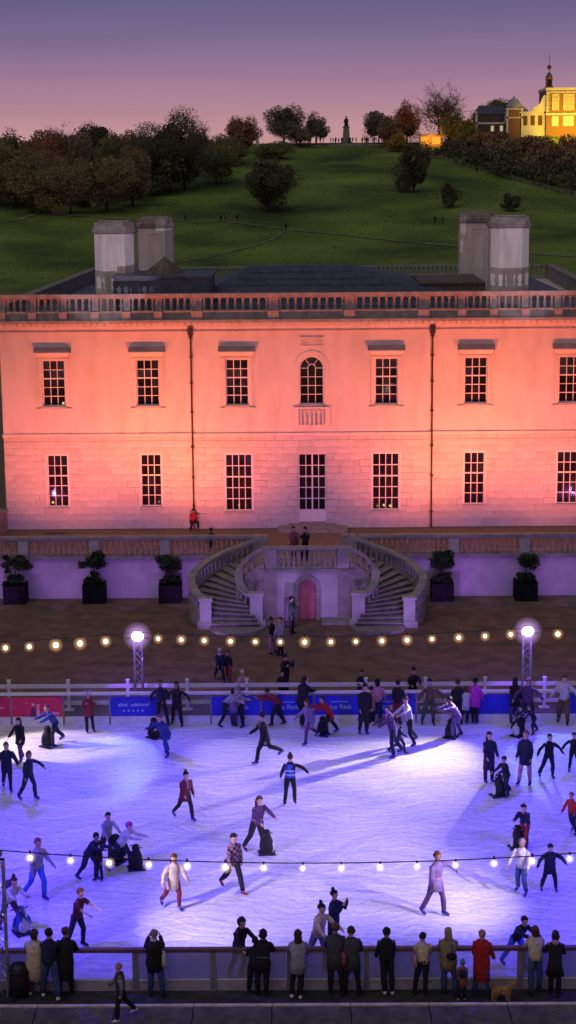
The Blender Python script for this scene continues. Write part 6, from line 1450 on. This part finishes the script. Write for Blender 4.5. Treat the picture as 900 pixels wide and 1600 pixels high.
# distant visitors share one small figure
fig = MB(); tubeloft(fig, [Vector((0, 0, z)) for z in (0, .45, .85)], [(.10, .09), (.13, .11), (.17, .12)], 6)
tubeloft(fig, [Vector((0, 0, z)) for z in (.8, 1.2, 1.42, 1.5)], [(.18, .13), (.21, .14), (.2, .12), (.07, .07)], 6)
fig.ball((0, 0, 1.62), .115, 6, 5)
for s_ in (-1, 1): fig.tube((s_*.2, 0, 1.4), (s_*.27, -.06, .82), .06, .04, n=5)
for nm in ('dkgrey', 'navy', 'brown', 'maroon'):
    pass
figs = []
for nm in ('dkgrey', 'navy', 'brown', 'black'):
    me = fig.mesh('person', True); me.materials.append(cloth(nm)); figs.append(me)
rnd = random.Random(9)
for x, y in CREST:
    o = build(rnd.choice(figs), 'person', None); o.location = (x, y, hz(x, y)); o.rotation_euler.z = rnd.uniform(0, 6.28); s = rnd.uniform(.9, 1.1); o.scale = (s, s, s)
    tag(o, 'tiny dark visitor among the crowd standing along the hill crest near the statue', 'person', 'visitors along the hill crest')
for i, (x, y, lab) in enumerate(HILLP):
    o = build(figs[i % 4], 'person', None); o.location = (x, y, hz(x, y)); tag(o, lab, 'person', 'visitors on the park slope')

# ------------------------------------------------------------------ dog, bin
dgx, dgy = DOG
dog = thing('dog', (dgx, dgy, .01), 'curly ginger dog standing on the walkway beside the child', 'dog', None, R(90)); dog.scale = (.84, .84, .84)
FUR = mat('ginger_fur', (.32, .16, .07), .95, (.58, .34, .17), 14, .9, 40)
V = [(0, .22, .34), (0, .08, .35), (0, -.10, .36), (0, -.20, .40), (0, -.27, .49), (0, -.33, .55), (0, -.41, .52)]
Rd = [.10, .115, .125, .10, .065, .085, .04]; E = [(i, i+1) for i in range(6)]
def add(p, r, par): V.append(p); Rd.append(r); E.append((par, len(V)-1)); return len(V)-1
for s_ in (-1, 1):
    a = add((s_*.07, .24, .25), .06, 0); a = add((s_*.075, .21, .17), .038, a); a = add((s_*.075, .29, .11), .024, a); a = add((s_*.075, .27, .03), .026, a); add((s_*.075, .23, .02), .025, a)
    a = add((s_*.07, -.16, .26), .05, 2); a = add((s_*.075, -.15, .15), .032, a); a = add((s_*.075, -.17, .03), .028, a); add((s_*.075, -.21, .02), .025, a)
a = add((0, .30, .42), .035, 0); a = add((0, .34, .52), .035, a); add((0, .30, .58), .02, a)
me = bpy.data.meshes.new('body'); me.from_pydata(V, E, []); o = bpy.data.objects.new('body', me); col.objects.link(o); o.parent = dog
o.modifiers.new('skin', 'SKIN').use_smooth_shade = True; o.modifiers.new('sub', 'SUBSURF').levels = 2
for i, r in enumerate(Rd): me.skin_vertices[0].data[i].radius = (r, r)
for i in range(len(V)): me.skin_vertices[0].data[i].use_root = (i == 2)
dg = bpy.context.evaluated_depsgraph_get(); me2 = bpy.data.meshes.new_from_object(o.evaluated_get(dg)); o.modifiers.clear(); o.data = me2; me2.name = 'body'; me2.materials.clear(); me2.materials.append(FUR)
fur = MB(); rnd = random.Random(4)
for v in list(me2.vertices):
    for _ in range(3):
        p = v.co+Vector([rnd.gauss(0, .012) for _ in range(3)]); d1 = (v.normal+Vector([rnd.gauss(0, .5) for _ in range(3)])).normalized()*.035; d2 = d1.orthogonal().normalized()*.012
        fur.add([p-d2, p+d2, p+d1], [(0, 1, 2)])
o = build(fur, 'fur', FUR, dog); o['kind'] = 'stuff'
for s_ in (-1, 1): build(MB().loft([ring(Vector((s_*.075, -.32, .60)), Vector((0, 0, 1)), .03, .03, 6), ring(Vector((s_*.105, -.32, .53)), Vector((0, 0, 1)), .02, .035, 6), ring(Vector((s_*.10, -.33, .47)), Vector((0, 0, 1)), .01, .02, 6)]), 'ear', FUR, dog, True)
build(MB().ball((0, -.455, .53), .018).ball((-.035, -.395, .575), .012).ball((.035, -.395, .575), .012), 'nose_and_eyes', EYE, dog)
t = thing('litter_bin', BINP, 'black rounded litter bin standing by the barrier at the far left of the walkway', 'bin')
build(MB().lathe([(.20, 0), (.25, .05), (.27, .62), (.24, .68)], n=14), 'body', mat('black_plastic', (.012, .012, .014), .4), t, True)
build(MB().lathe([(.28, .66), (.28, .72), (.2, .86), (.05, .92)], n=14), 'lid', mat('black_plastic', (.012, .012, .014), .4), t, True)
build(MB().box(-.12, .12, -.235, -.2, .72, .80), 'slot', DARKM, t)
print('objects', len(bpy.data.objects))
